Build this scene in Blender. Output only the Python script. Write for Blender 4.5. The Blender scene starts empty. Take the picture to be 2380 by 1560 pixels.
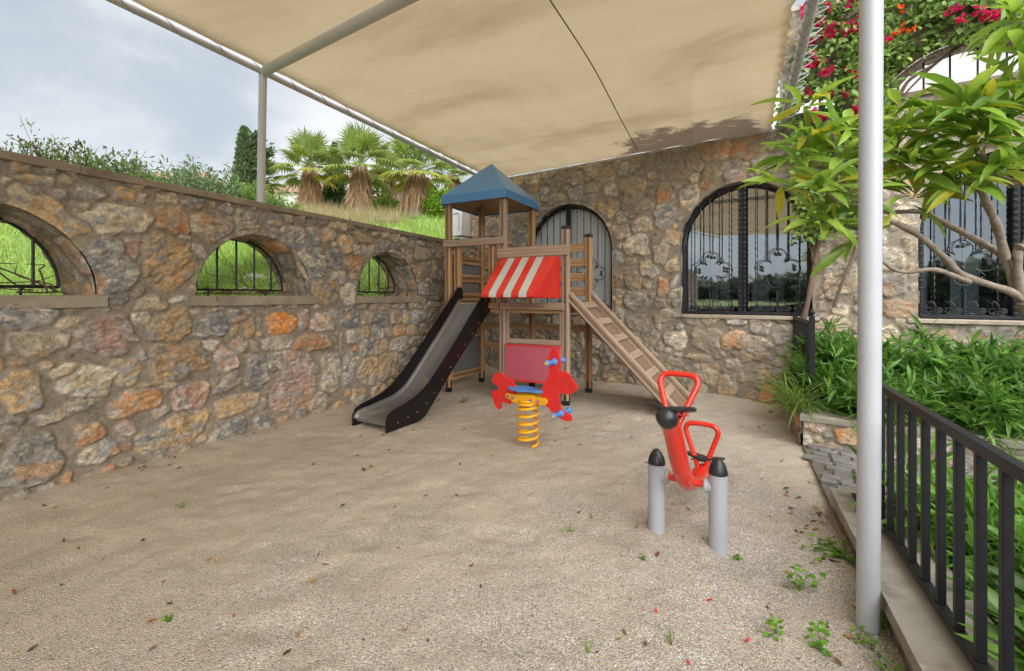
import bpy, math, random
import numpy as np
from mathutils import Vector, Matrix
from mathutils.geometry import tessellate_polygon
R = math.radians
sc = bpy.context.scene
COL = sc.collection

# ------------------------------------------------------------------ camera
H = 1.45          # eye height, metres
F = 1058.0        # focal length measured in a 2380 px wide frame
cam_d = bpy.data.cameras.new("camera")
cam = bpy.data.objects.new("camera", cam_d)
COL.objects.link(cam)
cam.location = (0, 0, H)
cam.rotation_euler = (R(90), 0, 0)
cam_d.sensor_width = 36
cam_d.lens = 36 * F / 2380
cam_d.shift_y = -88 / 2380
cam_d.clip_start = 0.05
cam_d.clip_end = 3000
sc.camera = cam

# ------------------------------------------------------------------ light
SUN_EL, SUN_AZ = 41, 168       # azimuth measured clockwise from +Y
w = bpy.data.worlds.new("World"); sc.world = w; w.use_nodes = True
nt = w.node_tree; nt.nodes.clear()
N = nt.nodes.new; L = nt.links.new
out = N('ShaderNodeOutputWorld'); bg = N('ShaderNodeBackground'); L(bg.outputs[0], out.inputs[0])
sky = N('ShaderNodeTexSky'); sky.sky_type = 'NISHITA'; sky.sun_disc = False
sky.sun_elevation = R(SUN_EL); sky.sun_rotation = R(SUN_AZ)
tc = N('ShaderNodeTexCoord')
mp = N('ShaderNodeMapping'); mp.inputs['Scale'].default_value = (1.25, 1.25, 2.4); mp.inputs['Rotation'].default_value = (0, R(14), 0)
L(tc.outputs['Generated'], mp.inputs[0])
nz = N('ShaderNodeTexNoise'); nz.inputs['Scale'].default_value = 1.5; nz.inputs['Detail'].default_value = 7; nz.inputs['Roughness'].default_value = .56; nz.inputs['Distortion'].default_value = .3
L(mp.outputs[0], nz.inputs['Vector'])
cr = N('ShaderNodeValToRGB'); e = cr.color_ramp.elements
e[0].position = .38; e[0].color = (.50, .565, .645, 1)
e[1].position = .68; e[1].color = (.98, 1.0, 1.0, 1)
m_ = e.new(.52); m_.color = (.62, .675, .735, 1)
L(nz.outputs['Fac'], cr.inputs[0])
skm = N('ShaderNodeMix'); skm.data_type = 'RGBA'; skm.blend_type = 'MULTIPLY'; skm.inputs[0].default_value = 1
L(sky.outputs[0], skm.inputs[6]); skm.inputs[7].default_value = (.1, .1, .1, 1)
mx = N('ShaderNodeMix'); mx.data_type = 'RGBA'; mx.inputs[0].default_value = .86
L(skm.outputs[2], mx.inputs[6]); L(cr.outputs[0], mx.inputs[7])
L(mx.outputs[2], bg.inputs[0]); bg.inputs[1].default_value = .82

sd = bpy.data.lights.new("sun", 'SUN'); sd.energy = 4.7; sd.angle = R(75); sd.color = (1, .975, .95)
sun = bpy.data.objects.new("sun", sd); COL.objects.link(sun)
_d = Vector((math.sin(R(SUN_AZ)) * math.cos(R(SUN_EL)), math.cos(R(SUN_AZ)) * math.cos(R(SUN_EL)), math.sin(R(SUN_EL))))
sun.rotation_euler = _d.to_track_quat('Z', 'Y').to_euler()
vs = sc.view_settings
vs.view_transform = 'Standard'; vs.look = 'None'; vs.exposure = 0.42; vs.gamma = 1
sc.cycles.use_denoising = True
sc.cycles.max_bounces = 8; sc.cycles.diffuse_bounces = 4; sc.cycles.transparent_max_bounces = 12
sc.cycles.sample_clamp_indirect = 6

# ------------------------------------------------------------------ frames
def at(x, y, Y): return Vector(((x - 1190) / F * Y, Y, H + (692 - y) / F * Y))
def gz(x, y, z=0.0):
    Y = (H - z) * F / (y - 692); return Vector(((x - 1190) / F * Y, Y, z))
def onplane(x, y, p0, dv):
    k = (x - 1190) / F
    s = (k * p0[1] - p0[0]) / (dv[0] - k * dv[1])
    Y = p0[1] + s * dv[1]
    return s, H + (692 - y) * Y / F
def V3(v, z=0.0): return Vector((v[0], v[1], z))
CX, CY = -.522, 9.354                       # inside corner of garden wall and house
WD = (-.437, -.8995); WN = (.8995, -.437)    # garden wall: towards the camera / out of its face
HE = (.8242, -.5663); HN = (-.5663, -.8242)  # house wall: to the right / out of its face
def wallP(t, h, z): return Vector((CX + WD[0]*t + WN[0]*h, CY + WD[1]*t + WN[1]*h, z))
def houseP(t, h, z): return Vector((CX + HE[0]*t + HN[0]*h, CY + HE[1]*t + HN[1]*h, z))
def uv(u, v, z=0.0): return Vector((.437*u + .8995*v, .8995*u - .437*v, z))

# ------------------------------------------------------------------ numpy noise
def _h(ix, iy, seed):
    n = (ix.astype(np.int64) * 374761393 + iy.astype(np.int64) * 668265263 + seed * 1442695041) & 0xffffffff
    n = ((n ^ (n >> 13)) * 1274126177) & 0xffffffff
    return ((n ^ (n >> 16)) & 0xffff) / 65535.0
def vnoise(x, y, seed=0):
    ix = np.floor(x); iy = np.floor(y); fx = x - ix; fy = y - iy
    fx = fx*fx*(3-2*fx); fy = fy*fy*(3-2*fy)
    a = _h(ix, iy, seed); b = _h(ix+1, iy, seed); c = _h(ix, iy+1, seed); d = _h(ix+1, iy+1, seed)
    return (a*(1-fx)+b*fx)*(1-fy) + (c*(1-fx)+d*fx)*fy
def fbm(x, y, sc_, octv=4, seed=0, rough=.5):
    s = 0; a = 1; t = 0; f = sc_
    for i in range(octv):
        s = s + a*vnoise(x*f+17.3*i, y*f-9.1*i, seed+i*7); t += a; a *= rough; f *= 2.03
    return s/t
def sstep(a, b, x):
    t = np.clip((x-a)/(b-a), 0, 1); return t*t*(3-2*t)

# ------------------------------------------------------------------ objects
def tag(o, label=None, cat=None, group=None, kind=None):
    if label: o['label'] = label
    if cat: o['category'] = cat
    if group: o['group'] = group
    if kind: o['kind'] = kind
    return o
def thing(name, label, cat, loc=(0, 0, 0), group=None, rz=0):
    o = bpy.data.objects.new(name, None); COL.objects.link(o); o.location = loc; o.rotation_euler = (0, 0, rz)
    o.empty_display_size = .1
    return tag(o, label, cat, group)
def link(name, me, parent=None, mats=None):
    o = bpy.data.objects.new(name, me); COL.objects.link(o)
    if mats:
        for m in (mats if isinstance(mats, (list, tuple)) else [mats]): me.materials.append(m)
    if parent is not None:
        o.parent = parent
        pm = parent.matrix_basis.copy(); q = parent.parent
        while q is not None: pm = q.matrix_basis @ pm; q = q.parent
        o.matrix_basis = pm.inverted()      # parts are modelled in world coordinates
    return o
def nodup_copy(root, loc=None, rz=None):
    c = root.copy(); COL.objects.link(c)
    if loc is not None: c.location = loc
    if rz is not None: c.rotation_euler = (0, 0, rz)
    for ch in list(root.children):
        d = ch.copy(); COL.objects.link(d); d.parent = c
        for g in list(ch.children):
            g2 = g.copy(); COL.objects.link(g2); g2.parent = d
    return c
def fast_mesh(name, V, Q, cols=None, attrs=None, smooth=True, matidx=None):
    V = np.ascontiguousarray(V, dtype=np.float32); Q = np.ascontiguousarray(Q, dtype=np.int32)
    me = bpy.data.meshes.new(name)
    n, k = Q.shape
    me.vertices.add(len(V)); me.vertices.foreach_set('co', V.ravel())
    me.loops.add(n*k); me.loops.foreach_set('vertex_index', Q.ravel())
    me.polygons.add(n); me.polygons.foreach_set('loop_start', np.arange(n, dtype=np.int32)*k)
    try: me.polygons.foreach_set('loop_total', np.full(n, k, dtype=np.int32))
    except Exception: pass
    me.update(calc_edges=True)
    me.polygons.foreach_set('use_smooth', np.full(n, smooth, dtype=bool))
    if matidx is not None: me.polygons.foreach_set('material_index', np.asarray(matidx, dtype=np.int32))
    if cols is not None:
        a = me.color_attributes.new('col', 'FLOAT_COLOR', 'POINT')
        c = np.ones((len(V), 4), np.float32); c[:, :cols.shape[1]] = cols
        a.data.foreach_set('color', c.ravel())
    for kx, vx in (attrs or {}).items():
        a = me.attributes.new(kx, 'FLOAT', 'POINT'); a.data.foreach_set('value', np.asarray(vx, np.float32))
    me.validate()
    return me
class MB:
    def __init__(s): s.v = []; s.f = []; s.g = []
    def add(s, vs_, fs, gs=None):
        b = len(s.v); s.v += [tuple(p) for p in vs_]; s.f += [tuple(i+b for i in f) for f in fs]
        s.g += gs if gs is not None else [(p[0]*3, p[1]*3, p[2]) for p in s.v[b:]]
        return s
    def box(s, c, ax, ay, az):
        c = Vector(c); ax, ay, az = Vector(ax), Vector(ay), Vector(az)
        vs_ = [c + i*ax + j*ay + k*az for i in (-1, 1) for j in (-1, 1) for k in (-1, 1)]
        fs = [(0,1,3,2),(4,6,7,5),(0,4,5,1),(2,3,7,6),(0,2,6,4),(1,5,7,3)]
        if ax.cross(ay).dot(az) < 0: fs = [f[::-1] for f in fs]
        return s.add(vs_, fs)
    def tube(s, pts, r, n=10, closed=False, twist=0.0, caps=True, flat=1.0):
        P = [Vector(p) for p in pts]; m = len(P)
        rr = r if isinstance(r, (list, tuple)) else [r]*m
        t0 = (P[1]-P[0]).normalized()
        up = Vector((0, 0, 1)) if abs(t0.z) < .9 else Vector((1, 0, 0))
        nn = t0.cross(up).normalized(); vs_ = []; gs = []; ln = 0
        for i, p in enumerate(P):
            if closed: t = (P[(i+1) % m]-P[i-1]).normalized()
            else: t = (P[min(i+1, m-1)]-P[max(i-1, 0)]).normalized()
            nn = (nn - t*nn.dot(t)).normalized(); bb = t.cross(nn)
            if i: ln += (p-P[i-1]).length
            for k in range(n):
                a = 2*math.pi*k/n + twist*ln
                vs_.append(p + (nn*math.cos(a) + bb*math.sin(a)*flat)*rr[i]); gs.append((ln, rr[i]*2*math.sin(a), rr[i]*2*math.cos(a)))
        fs = []
        for i in range(m if closed else m-1):
            for k in range(n):
                a = i*n+k; b = i*n+(k+1) % n; c = ((i+1) % m)*n+(k+1) % n; d = ((i+1) % m)*n+k
                fs.append((a, b, c, d))
        if caps and not closed:
            fs.append(tuple(range(n))[::-1]); fs.append(tuple((m-1)*n+k for k in range(n)))
        return s.add(vs_, fs, gs)
    def lathe(s, prof, c, ax=(0, 0, 1), n=24):
        ax = Vector(ax).normalized(); u = ax.orthogonal().normalized(); v = ax.cross(u); c = Vector(c)
        vs_ = []; fs = []
        for r, z in prof:
            for k in range(n):
                a = 2*math.pi*k/n; vs_.append(c + ax*z + (u*math.cos(a)+v*math.sin(a))*max(r, 1e-4))
        for i in range(len(prof)-1):
            for k in range(n):
                fs.append((i*n+k, i*n+(k+1) % n, (i+1)*n+(k+1) % n, (i+1)*n+k))
        fs.append(tuple(range(n))[::-1]); fs.append(tuple((len(prof)-1)*n+k for k in range(n)))
        return s.add(vs_, fs)
    def extr(s, sec, p0, p1, ux, uy):
        """section outline (x,y) swept p0->p1 along a straight line"""
        p0, p1, ux, uy = Vector(p0), Vector(p1), Vector(ux), Vector(uy)
        if ux.cross(uy).dot(p1-p0) < 0: sec = sec[::-1]
        n = len(sec); L_ = (p1-p0).length; vs_ = []; gs = []; per = 0; rnd = random.random()*9
        for j, (e_, ln) in enumerate(((p0, 0), (p1, L_))):
            per = 0
            for i, (x, y) in enumerate(sec):
                if i: per += math.hypot(x-sec[i-1][0], y-sec[i-1][1])
                vs_.append(e_ + ux*x + uy*y); gs.append((ln+rnd, per+rnd, rnd))
        fs = [(i, (i+1) % n, n+(i+1) % n, n+i) for i in range(n)]
        fs.append(tuple(range(n))[::-1]); fs.append(tuple(range(n, 2*n)))
        return s.add(vs_, fs, gs)
    def prism(s, outl, o, ax, ay, an, th, holes=()):
        """outline in (ax,ay) at origin o, thickness th centred along an"""
        o, ax, ay, an = Vector(o), Vector(ax), Vector(ay), Vector(an)
        loops = [outl] + list(holes)
        flat = [p for l in loops for p in l]
        tri = tessellate_polygon([[Vector((p[0], p[1], 0)) for p in l] for l in loops])
        A = [o + ax*p[0] + ay*p[1] + an*th/2 for p in flat]; B = [q - an*th for q in A]
        n = len(flat); fs = []
        for t in tri:
            a, b, c = (flat[i] for i in t)
            cr_ = (b[0]-a[0])*(c[1]-a[1])-(b[1]-a[1])*(c[0]-a[0])
            t = tuple(t) if cr_ > 0 else tuple(t)[::-1]
            fs.append(t); fs.append(tuple(i+n for i in t[::-1]))
        b0 = 0
        for l in loops:
            m = len(l)
            for i in range(m):
                fs.append((b0+(i+1) % m, b0+i, b0+i+n, b0+(i+1) % m+n))
            b0 += m
        flip = ax.cross(ay).dot(an) < 0
        if flip: fs = [f[::-1] for f in fs]
        return s.add(A+B, fs)
    def build(s, name, mat, parent=None, smooth=True, bevel=0, label=None, ang=35):
        me = bpy.data.meshes.new(name); me.from_pydata(s.v, [], s.f); me.update()
        a = me.attributes.new('grain', 'FLOAT_VECTOR', 'POINT'); a.data.foreach_set('vector', [c for g in s.g for c in g])
        if smooth:
            me.polygons.foreach_set('use_smooth', [True]*len(me.polygons))
            try: me.set_sharp_from_angle(angle=R(ang))
            except Exception: pass
        o = link(name, me, parent, mat)
        if bevel:
            b = o.modifiers.new('bevel', 'BEVEL'); b.width = bevel; b.segments = 2; b.limit_method = 'ANGLE'; b.angle_limit = R(40)
        if label: o['label'] = label
        return o
def arc(n, fn): return [fn(i/(n-1)) for i in range(n)]
def smooth_path(P, sub=6):
    P = [Vector(p) for p in P]; out_ = []
    for i in range(len(P)-1):
        a = P[max(i-1, 0)]; b = P[i]; c = P[i+1]; d = P[min(i+2, len(P)-1)]
        for k in range(sub):
            t = k/sub
            out_.append(.5*((2*b)+(c-a)*t+(2*a-5*b+4*c-d)*t*t+(3*b-a-3*c+d)*t**3))
    out_.append(P[-1]); return out_
def lerp_r(r0, r1, n): return [r0+(r1-r0)*i/(n-1) for i in range(n)]

# ------------------------------------------------------------------ materials
MATS = {}
def mat(name, col, rough=.6, metal=0, var=.12, vs_=6, bump=0, bs=60, col2=None, spec=.5, grain=None, coat=0, dirt=None):
    m = bpy.data.materials.new(name); m.use_nodes = True; MATS[name] = m
    t = m.node_tree; N = t.nodes.new; L = t.links.new
    p = t.nodes['Principled BSDF']; p.inputs['Roughness'].default_value = rough; p.inputs['Metallic'].default_value = metal
    p.inputs['Specular IOR Level'].default_value = spec
    if coat: p.inputs['Coat Weight'].default_value = coat; p.inputs['Coat Roughness'].default_value = .12
    if grain is not None:
        g = N('ShaderNodeAttribute'); g.attribute_name = 'grain'
        mp_ = N('ShaderNodeMapping'); mp_.inputs['Scale'].default_value = grain; L(g.outputs['Vector'], mp_.inputs[0]); vec = mp_.outputs[0]
    else:
        g = N('ShaderNodeNewGeometry'); vec = g.outputs['Position']
    n1 = N('ShaderNodeTexNoise'); n1.inputs['Scale'].default_value = vs_ if grain is None else 1; n1.inputs['Detail'].default_value = 6; n1.inputs['Roughness'].default_value = .6
    L(vec, n1.inputs['Vector'])
    r = N('ShaderNodeValToRGB'); e = r.color_ramp.elements; e[0].position = .3; e[1].position = .72
    c2 = col2 or tuple(min(1, c*(1+var)) for c in col)
    e[0].color = tuple(c*(1-var) for c in col)+(1,); e[1].color = tuple(c2)+(1,)
    L(n1.outputs['Fac'], r.inputs[0]); cout = r.outputs[0]
    if dirt:
        dcol, thr, dsc = dirt
        g2 = N('ShaderNodeNewGeometry')
        n3 = N('ShaderNodeTexNoise'); n3.inputs['Scale'].default_value = dsc; n3.inputs['Detail'].default_value = 8; L(g2.outputs['Position'], n3.inputs['Vector'])
        rr = N('ShaderNodeMapRange'); rr.inputs[1].default_value = thr; rr.inputs[2].default_value = thr+.12; L(n3.outputs['Fac'], rr.inputs[0])
        mm = N('ShaderNodeMix'); mm.data_type = 'RGBA'; L(rr.outputs[0], mm.inputs[0]); L(cout, mm.inputs[6]); mm.inputs[7].default_value = tuple(dcol)+(1,); cout = mm.outputs[2]
        rb = N('ShaderNodeMapRange'); rb.inputs[3].default_value = rough; rb.inputs[4].default_value = min(1, rough+.4); L(rr.outputs[0], rb.inputs[0]); L(rb.outputs[0], p.inputs['Roughness'])
    L(cout, p.inputs['Base Color'])
    if bump:
        n2 = N('ShaderNodeTexNoise'); n2.inputs['Scale'].default_value = bs if grain is None else 3; n2.inputs['Detail'].default_value = 4; L(vec, n2.inputs['Vector'])
        b = N('ShaderNodeBump'); b.inputs['Strength'].default_value = bump; b.inputs['Distance'].default_value = .01
        L(n2.outputs['Fac'], b.inputs['Height']); L(b.outputs[0], p.inputs['Normal'])
    return m
def leafmat(name, rough=.45, trans=.35, veins=0, spec=.5):
    m = bpy.data.materials.new(name); m.use_nodes = True; t = m.node_tree; N = t.nodes.new; L = t.links.new
    p = t.nodes['Principled BSDF']; p.inputs['Roughness'].default_value = rough; p.inputs['Specular IOR Level'].default_value = spec
    a = N('ShaderNodeAttribute'); a.attribute_name = 'col'
    tr = N('ShaderNodeBsdfTranslucent'); mx = N('ShaderNodeMixShader'); mx.inputs[0].default_value = trans
    g = N('ShaderNodeNewGeometry'); n1 = N('ShaderNodeTexNoise'); n1.inputs['Scale'].default_value = 30; L(g.outputs['Position'], n1.inputs['Vector'])
    mr = N('ShaderNodeMapRange'); mr.inputs[3].default_value = .72; mr.inputs[4].default_value = 1.28; L(n1.outputs['Fac'], mr.inputs[0])
    mu = N('ShaderNodeVectorMath'); mu.operation = 'SCALE'; L(a.outputs['Color'], mu.inputs[0]); L(mr.outputs[0], mu.inputs['Scale'])
    L(mu.outputs[0], p.inputs['Base Color'])
    h = N('ShaderNodeHueSaturation'); h.inputs['Hue'].default_value = .485; h.inputs['Value'].default_value = 1.35; L(mu.outputs[0], h.inputs['Color'])
    L(h.outputs[0], tr.inputs[0]); L(p.outputs[0], mx.inputs[1]); L(tr.outputs[0], mx.inputs[2]); L(mx.outputs[0], t.nodes['Material Output'].inputs[0])
    return m
M_wood = mat('sheltered_pine', (.44, .25, .115), .6, var=.22, grain=(1.3, 28, 28), col2=(.60, .37, .185), bump=.25)
M_grey = mat('weathered_pine', (.41, .285, .20), .65, var=.2, grain=(1.3, 28, 28), col2=(.53, .39, .285), bump=.25)
M_white = mat('white_paint', (.47, .49, .53), .34, var=.06, vs_=3, bump=.12, bs=60, dirt=((.36, .28, .2), .66, 7))
M_pipe = mat('white_pipe_paint', (.58, .585, .60), .4, var=.06, vs_=4, dirt=((.42, .34, .26), .66, 4))
M_black = mat('black_iron', (.018, .018, .022), .42, var=.3, vs_=20, bump=.2, bs=90)
M_rail = mat('black_rail_paint', (.014, .014, .017), .45, spec=.3, var=.2, vs_=20, bump=.1, bs=120, dirt=((.3, .3, .28), .745, 26))
M_cap = mat('black_plastic', (.02, .021, .024), .35, var=.2, vs_=20)
M_blue = mat('blue_roof_plastic', (.085, .27, .56), .42, var=.06, vs_=3, coat=.2, dirt=((.2, .3, .4), .62, 4))
M_blue2 = mat('blue_plastic', (.08, .26, .62), .35, var=.05)
M_red = mat('red_hdpe', (.74, .028, .026), .36, var=.10, vs_=5, bump=.05, bs=70, dirt=((.50, .10, .08), .66, 9))
M_redp = mat('red_paint', (.72, .030, .014), .22, var=.08, coat=.4, dirt=((.42, .12, .08), .64, 7))
M_awnr = mat('red_awning_plastic', (.74, .03, .02), .3, var=.06, coat=.2, dirt=((.62, .10, .06), .6, 9))
M_awnw = mat('white_awning_plastic', (.58, .60, .54), .35, var=.05, coat=.2)
M_pink = mat('red_panel_sky_sheen', (.52, .11, .15), .2, var=.06, vs_=3, coat=.6)  # pink sky reflection on the glossy red plastic is put into the base colour
M_yel = mat('yellow_paint', (.88, .44, .012), .3, var=.06, coat=.3, dirt=((.35, .16, .03), .68, 22))
M_yel2 = mat('yellow_cap', (.85, .42, .02), .4)
M_slide = mat('dark_slide_panel', (.010, .008, .009), .28, var=.3, vs_=3, spec=.35)
M_steel = mat('brushed_steel', (.27, .26, .25), .42, metal=.7, var=.12, grain=(1, 1, 1), dirt=((.30, .26, .22), .58, 3))
M_gpan = mat('grey_panel', (.17, .175, .18), .5, var=.1)
M_gpost = mat('grey_post_paint', (.40, .42, .455), .38, var=.07, vs_=4, bump=.08, dirt=((.33, .29, .24), .66, 11))
M_bolt = mat('zinc_bolt', (.55, .55, .55), .35, metal=.8)
M_rust = mat('rusty_bolt', (.2, .11, .07), .6, metal=.3, var=.3)
M_conc = mat('coping_stone', (.29, .235, .165), .85, var=.22, vs_=4, bump=.5, bs=45, dirt=((.15, .115, .08), .6, 3))
M_kerb = mat('kerb_stone', (.33, .30, .25), .85, var=.2, vs_=5, bump=.5, bs=45, dirt=((.18, .15, .11), .58, 4))
M_sill = mat('sill_stone', (.33, .28, .205), .85, var=.2, vs_=5, bump=.5, bs=45, dirt=((.17, .13, .09), .6, 4))
M_marb = mat('window_sill_marble', (.42, .36, .28), .5, var=.15, vs_=6, dirt=((.22, .17, .12), .62, 5))
M_tan = mat('roof_lining', (.43, .31, .18), .7, var=.1)
M_bark = mat('grey_bark', (.25, .205, .16), .85, var=.35, vs_=22, bump=.6, bs=50)
M_vine = mat('vine_bark', (.17, .11, .08), .9, var=.3, vs_=30, bump=.6, bs=60)
M_twig = mat('red_twig', (.16, .07, .045), .8, var=.3, vs_=20)
M_soil = mat('soil', (.13, .085, .055), .95, var=.35, vs_=12, bump=.8, bs=40)
M_wht = mat('white_render', (.78, .77, .74), .8, var=.05, vs_=2)
M_ac = mat('cream_casing', (.66, .65, .61), .5, var=.05)
M_roof = mat('pale_roof_tiles', (.36, .21, .15), .85, var=.25, vs_=4)
M_tile = mat('terracotta', (.42, .15, .08), .8, var=.25, vs_=9, bump=.4)
M_int = mat('room_plaster', (.42, .42, .42), .8, var=.08)
M_blind = mat('grey_blind', (.42, .46, .49), .75, var=.06)
M_dark = mat('dark_cabinet', (.06, .065, .07), .5)
M_leaf = leafmat('leaf')
M_leafy = leafmat('glossy_leaf', rough=.38, trans=.4)
M_flower = leafmat('petal', rough=.6, trans=.4, spec=.2)
M_dry = leafmat('dry_leaf', rough=.8, trans=.15, spec=.2)

# ------------------------------------------------------------------ leaf generator
def leaf_tpl(rows, fold=.25):
    """rows: (y, halfwidth, drop)"""
    v = []; q = []
    for y, hw, dz in rows: v += [(-hw, y, dz+abs(hw)*fold), (0, y, dz), (hw, y, dz+abs(hw)*fold)]
    for i in range(len(rows)-1):
        b = i*3; q += [(b, b+1, b+4, b+3), (b+1, b+2, b+5, b+4)]
    return np.array(v, float), np.array(q, int)
T_LONG = leaf_tpl([(0, .015, 0), (.1, .03, .0), (.28, .13, -.01), (.5, .19, -.05), (.72, .16, -.12), (.9, .07, -.2), (1, .004, -.26)], .35)
T_LANCE = leaf_tpl([(0, .01, 0), (.3, .10, .0), (.6, .10, -.07), (1, .003, -.22)], .4)
T_OVAL = leaf_tpl([(0, .02, 0), (.4, .33, 0), (.75, .24, -.05), (1, .01, -.12)], .3)
T_BLADE = leaf_tpl([(0, .05, 0), (.5, .04, -.04), (1, .003, -.22)], .3)
T_STRAP = leaf_tpl([(0, .02, 0), (.2, .022, .06), (.4, .022, .05), (.6, .022, -.04), (.8, .018, -.22), (1, .003, -.48)], .3)
def leaves(name, P, D, U, Ln, Wd, C, tpl=T_OVAL, matr=None, parent=None):
    """P base, D direction, U normal hint (N,3); Ln length, Wd width scale (N,), C colours (N,3)"""
    P, D, U, C = (np.asarray(a, float) for a in (P, D, U, C)); n = len(P)
    Ln = np.broadcast_to(np.asarray(Ln, float), (n,)); Wd = np.broadcast_to(np.asarray(Wd, float), (n,))
    D = D/np.linalg.norm(D, axis=1, keepdims=True)
    X = np.cross(D, U); X = X/(np.linalg.norm(X, axis=1, keepdims=True)+1e-9); Z = np.cross(X, D)
    tv, tq = tpl; k = len(tv)
    V = (P[:, None, :] + X[:, None, :]*(tv[None, :, 0, None]*(Ln*Wd)[:, None, None]) + D[:, None, :]*(tv[None, :, 1, None]*Ln[:, None, None]) + Z[:, None, :]*(tv[None, :, 2, None]*Ln[:, None, None]))
    Q = (tq[None] + (np.arange(n)*k)[:, None, None]).reshape(-1, 4)
    return link(name, fast_mesh(name, V.reshape(-1, 3), Q, cols=np.repeat(C, k, axis=0)), parent, matr or M_leaf)
def rdir(rng, n):
    d = rng.normal(size=(n, 3)); return d/np.linalg.norm(d, axis=1, keepdims=True)
def cmix(rng, n, a, b, j=.15):
    t = rng.random((n, 1)); c = np.array(a)*(1-t)+np.array(b)*t
    return np.clip(c*(1+j*rng.normal(size=(n, 1))), .002, 1)

# ================================================================== GROUND
def shader_ground():
    m = bpy.data.materials.new('gravel_ground'); m.use_nodes = True; t = m.node_tree; N = t.nodes.new; L = t.links.new
    p = t.nodes['Principled BSDF']; p.inputs['Roughness'].default_value = .92; p.inputs['Specular IOR Level'].default_value = .25
    g = N('ShaderNodeNewGeometry')
    vo = N('ShaderNodeTexVoronoi'); vo.inputs['Scale'].default_value = 150; L(g.outputs['Position'], vo.inputs['Vector'])
    wn = N('ShaderNodeSeparateColor'); L(vo.outputs['Color'], wn.inputs[0])
    r = N('ShaderNodeValToRGB'); r.color_ramp.interpolation = 'CONSTANT'; e = r.color_ramp.elements
    e[0].position = 0; e[0].color = (.33, .285, .225, 1); e[1].position = .9; e[1].color = (.60, .565, .51, 1)
    for ps, c in ((.2, (.42, .37, .30)), (.4, (.23, .22, .205)), (.55, (.46, .42, .36)), (.7, (.34, .27, .20)), (.8, (.28, .285, .295))):
        x = e.new(ps); x.color = c+(1,)
    L(wn.outputs[0], r.inputs[0])
    # sand between the pebbles
    n1 = N('ShaderNodeTexNoise'); n1.inputs['Scale'].default_value = 260; n1.inputs['Detail'].default_value = 3; L(g.outputs['Position'], n1.inputs['Vector'])
    rs = N('ShaderNodeValToRGB'); e = rs.color_ramp.elements; e[0].position = .3; e[0].color = (.30, .25, .19, 1); e[1].position = .7; e[1].color = (.56, .475, .375, 1)
    L(n1.outputs['Fac'], rs.inputs[0])
    n2 = N('ShaderNodeTexNoise'); n2.inputs['Scale'].default_value = .9; n2.inputs['Detail'].default_value = 7; n2.inputs['Roughness'].default_value = .65; L(g.outputs['Position'], n2.inputs['Vector'])
    a = N('ShaderNodeAttribute'); a.attribute_name = 'peb'
    ad = N('ShaderNodeMath'); ad.operation = 'ADD'; L(n2.outputs['Fac'], ad.inputs[0]); L(a.outputs['Fac'], ad.inputs[1])
    mr = N('ShaderNodeMapRange'); mr.inputs[1].default_value = .38; mr.inputs[2].default_value = .68; mr.inputs[3].default_value = .15; mr.inputs[4].default_value = .95; L(ad.outputs[0], mr.inputs[0])
    cmpn = N('ShaderNodeMath'); cmpn.operation = 'LESS_THAN'; L(wn.outputs[1], cmpn.inputs[0]); L(mr.outputs[0], cmpn.inputs[1])
    mx = N('ShaderNodeMix'); mx.data_type = 'RGBA'; L(cmpn.outputs[0], mx.inputs[0]); L(rs.outputs[0], mx.inputs[6]); L(r.outputs[0], mx.inputs[7])
    # damp / dusty patches
    n3 = N('ShaderNodeTexNoise'); n3.inputs['Scale'].default_value = 2.3; n3.inputs['Detail'].default_value = 6; L(g.outputs['Position'], n3.inputs['Vector'])
    m3 = N('ShaderNodeMapRange'); m3.inputs[1].default_value = .3; m3.inputs[2].default_value = .7; m3.inputs[3].default_value = 1.13; m3.inputs[4].default_value = 1.32; L(n3.outputs['Fac'], m3.inputs[0])
    vm = N('ShaderNodeVectorMath'); vm.operation = 'SCALE'; L(mx.outputs[2], vm.inputs[0]); L(m3.outputs[0], vm.inputs['Scale'])
    L(vm.outputs[0], p.inputs['Base Color'])
    hb = N('ShaderNodeMath'); hb.operation = 'MULTIPLY'; L(vo.outputs['Distance'], hb.inputs[0]); hb.inputs[1].default_value = -1.0
    ns = N('ShaderNodeTexNoise'); ns.inputs['Scale'].default_value = 16; ns.inputs['Detail'].default_value = 10; ns.inputs['Roughness'].default_value = .68; L(g.outputs['Position'], ns.inputs['Vector'])
    hs = N('ShaderNodeMath'); hs.operation = 'MULTIPLY_ADD'; L(ns.outputs['Fac'], hs.inputs[0]); hs.inputs[1].default_value = 2.4; L(hb.outputs[0], hs.inputs[2])
    b = N('ShaderNodeBump'); b.inputs['Strength'].default_value = .7; b.inputs['Distance'].default_value = .010; L(hs.outputs[0], b.inputs['Height']); L(b.outputs[0], p.inputs['Normal'])
    return m
M_ground = shader_ground()
def ground_h(x, y):
    g = .022*(fbm(x, y, 1.1, 4, 3)-.5) + .022*(fbm(x, y, 5.5, 3, 5)-.5) + .022*(fbm(x, y, 10, 3, 8)-.5) - .014*sstep(.62, .75, fbm(x, y, 3.2, 2, 41))
    vv = .8995*x-.437*y
    g = g + .05*sstep(.5, 0, np.abs(vv+4.557)) - .0*x          # swept up against the garden wall
    return g - .028*sstep(.9, .3, np.abs(vv-.6))
uu = np.concatenate([np.arange(-8, 1.2, .25), np.arange(1.2, 9.2, .028)]); vv_ = np.arange(-4.7, .66, .028)
UU, VV = np.meshgrid(uu, vv_, indexing='ij')
GX = .437*UU+.8995*VV; GY = .8995*UU-.437*VV
GZ = ground_h(GX, GY)
idx = np.arange(GX.size).reshape(GX.shape)
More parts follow.
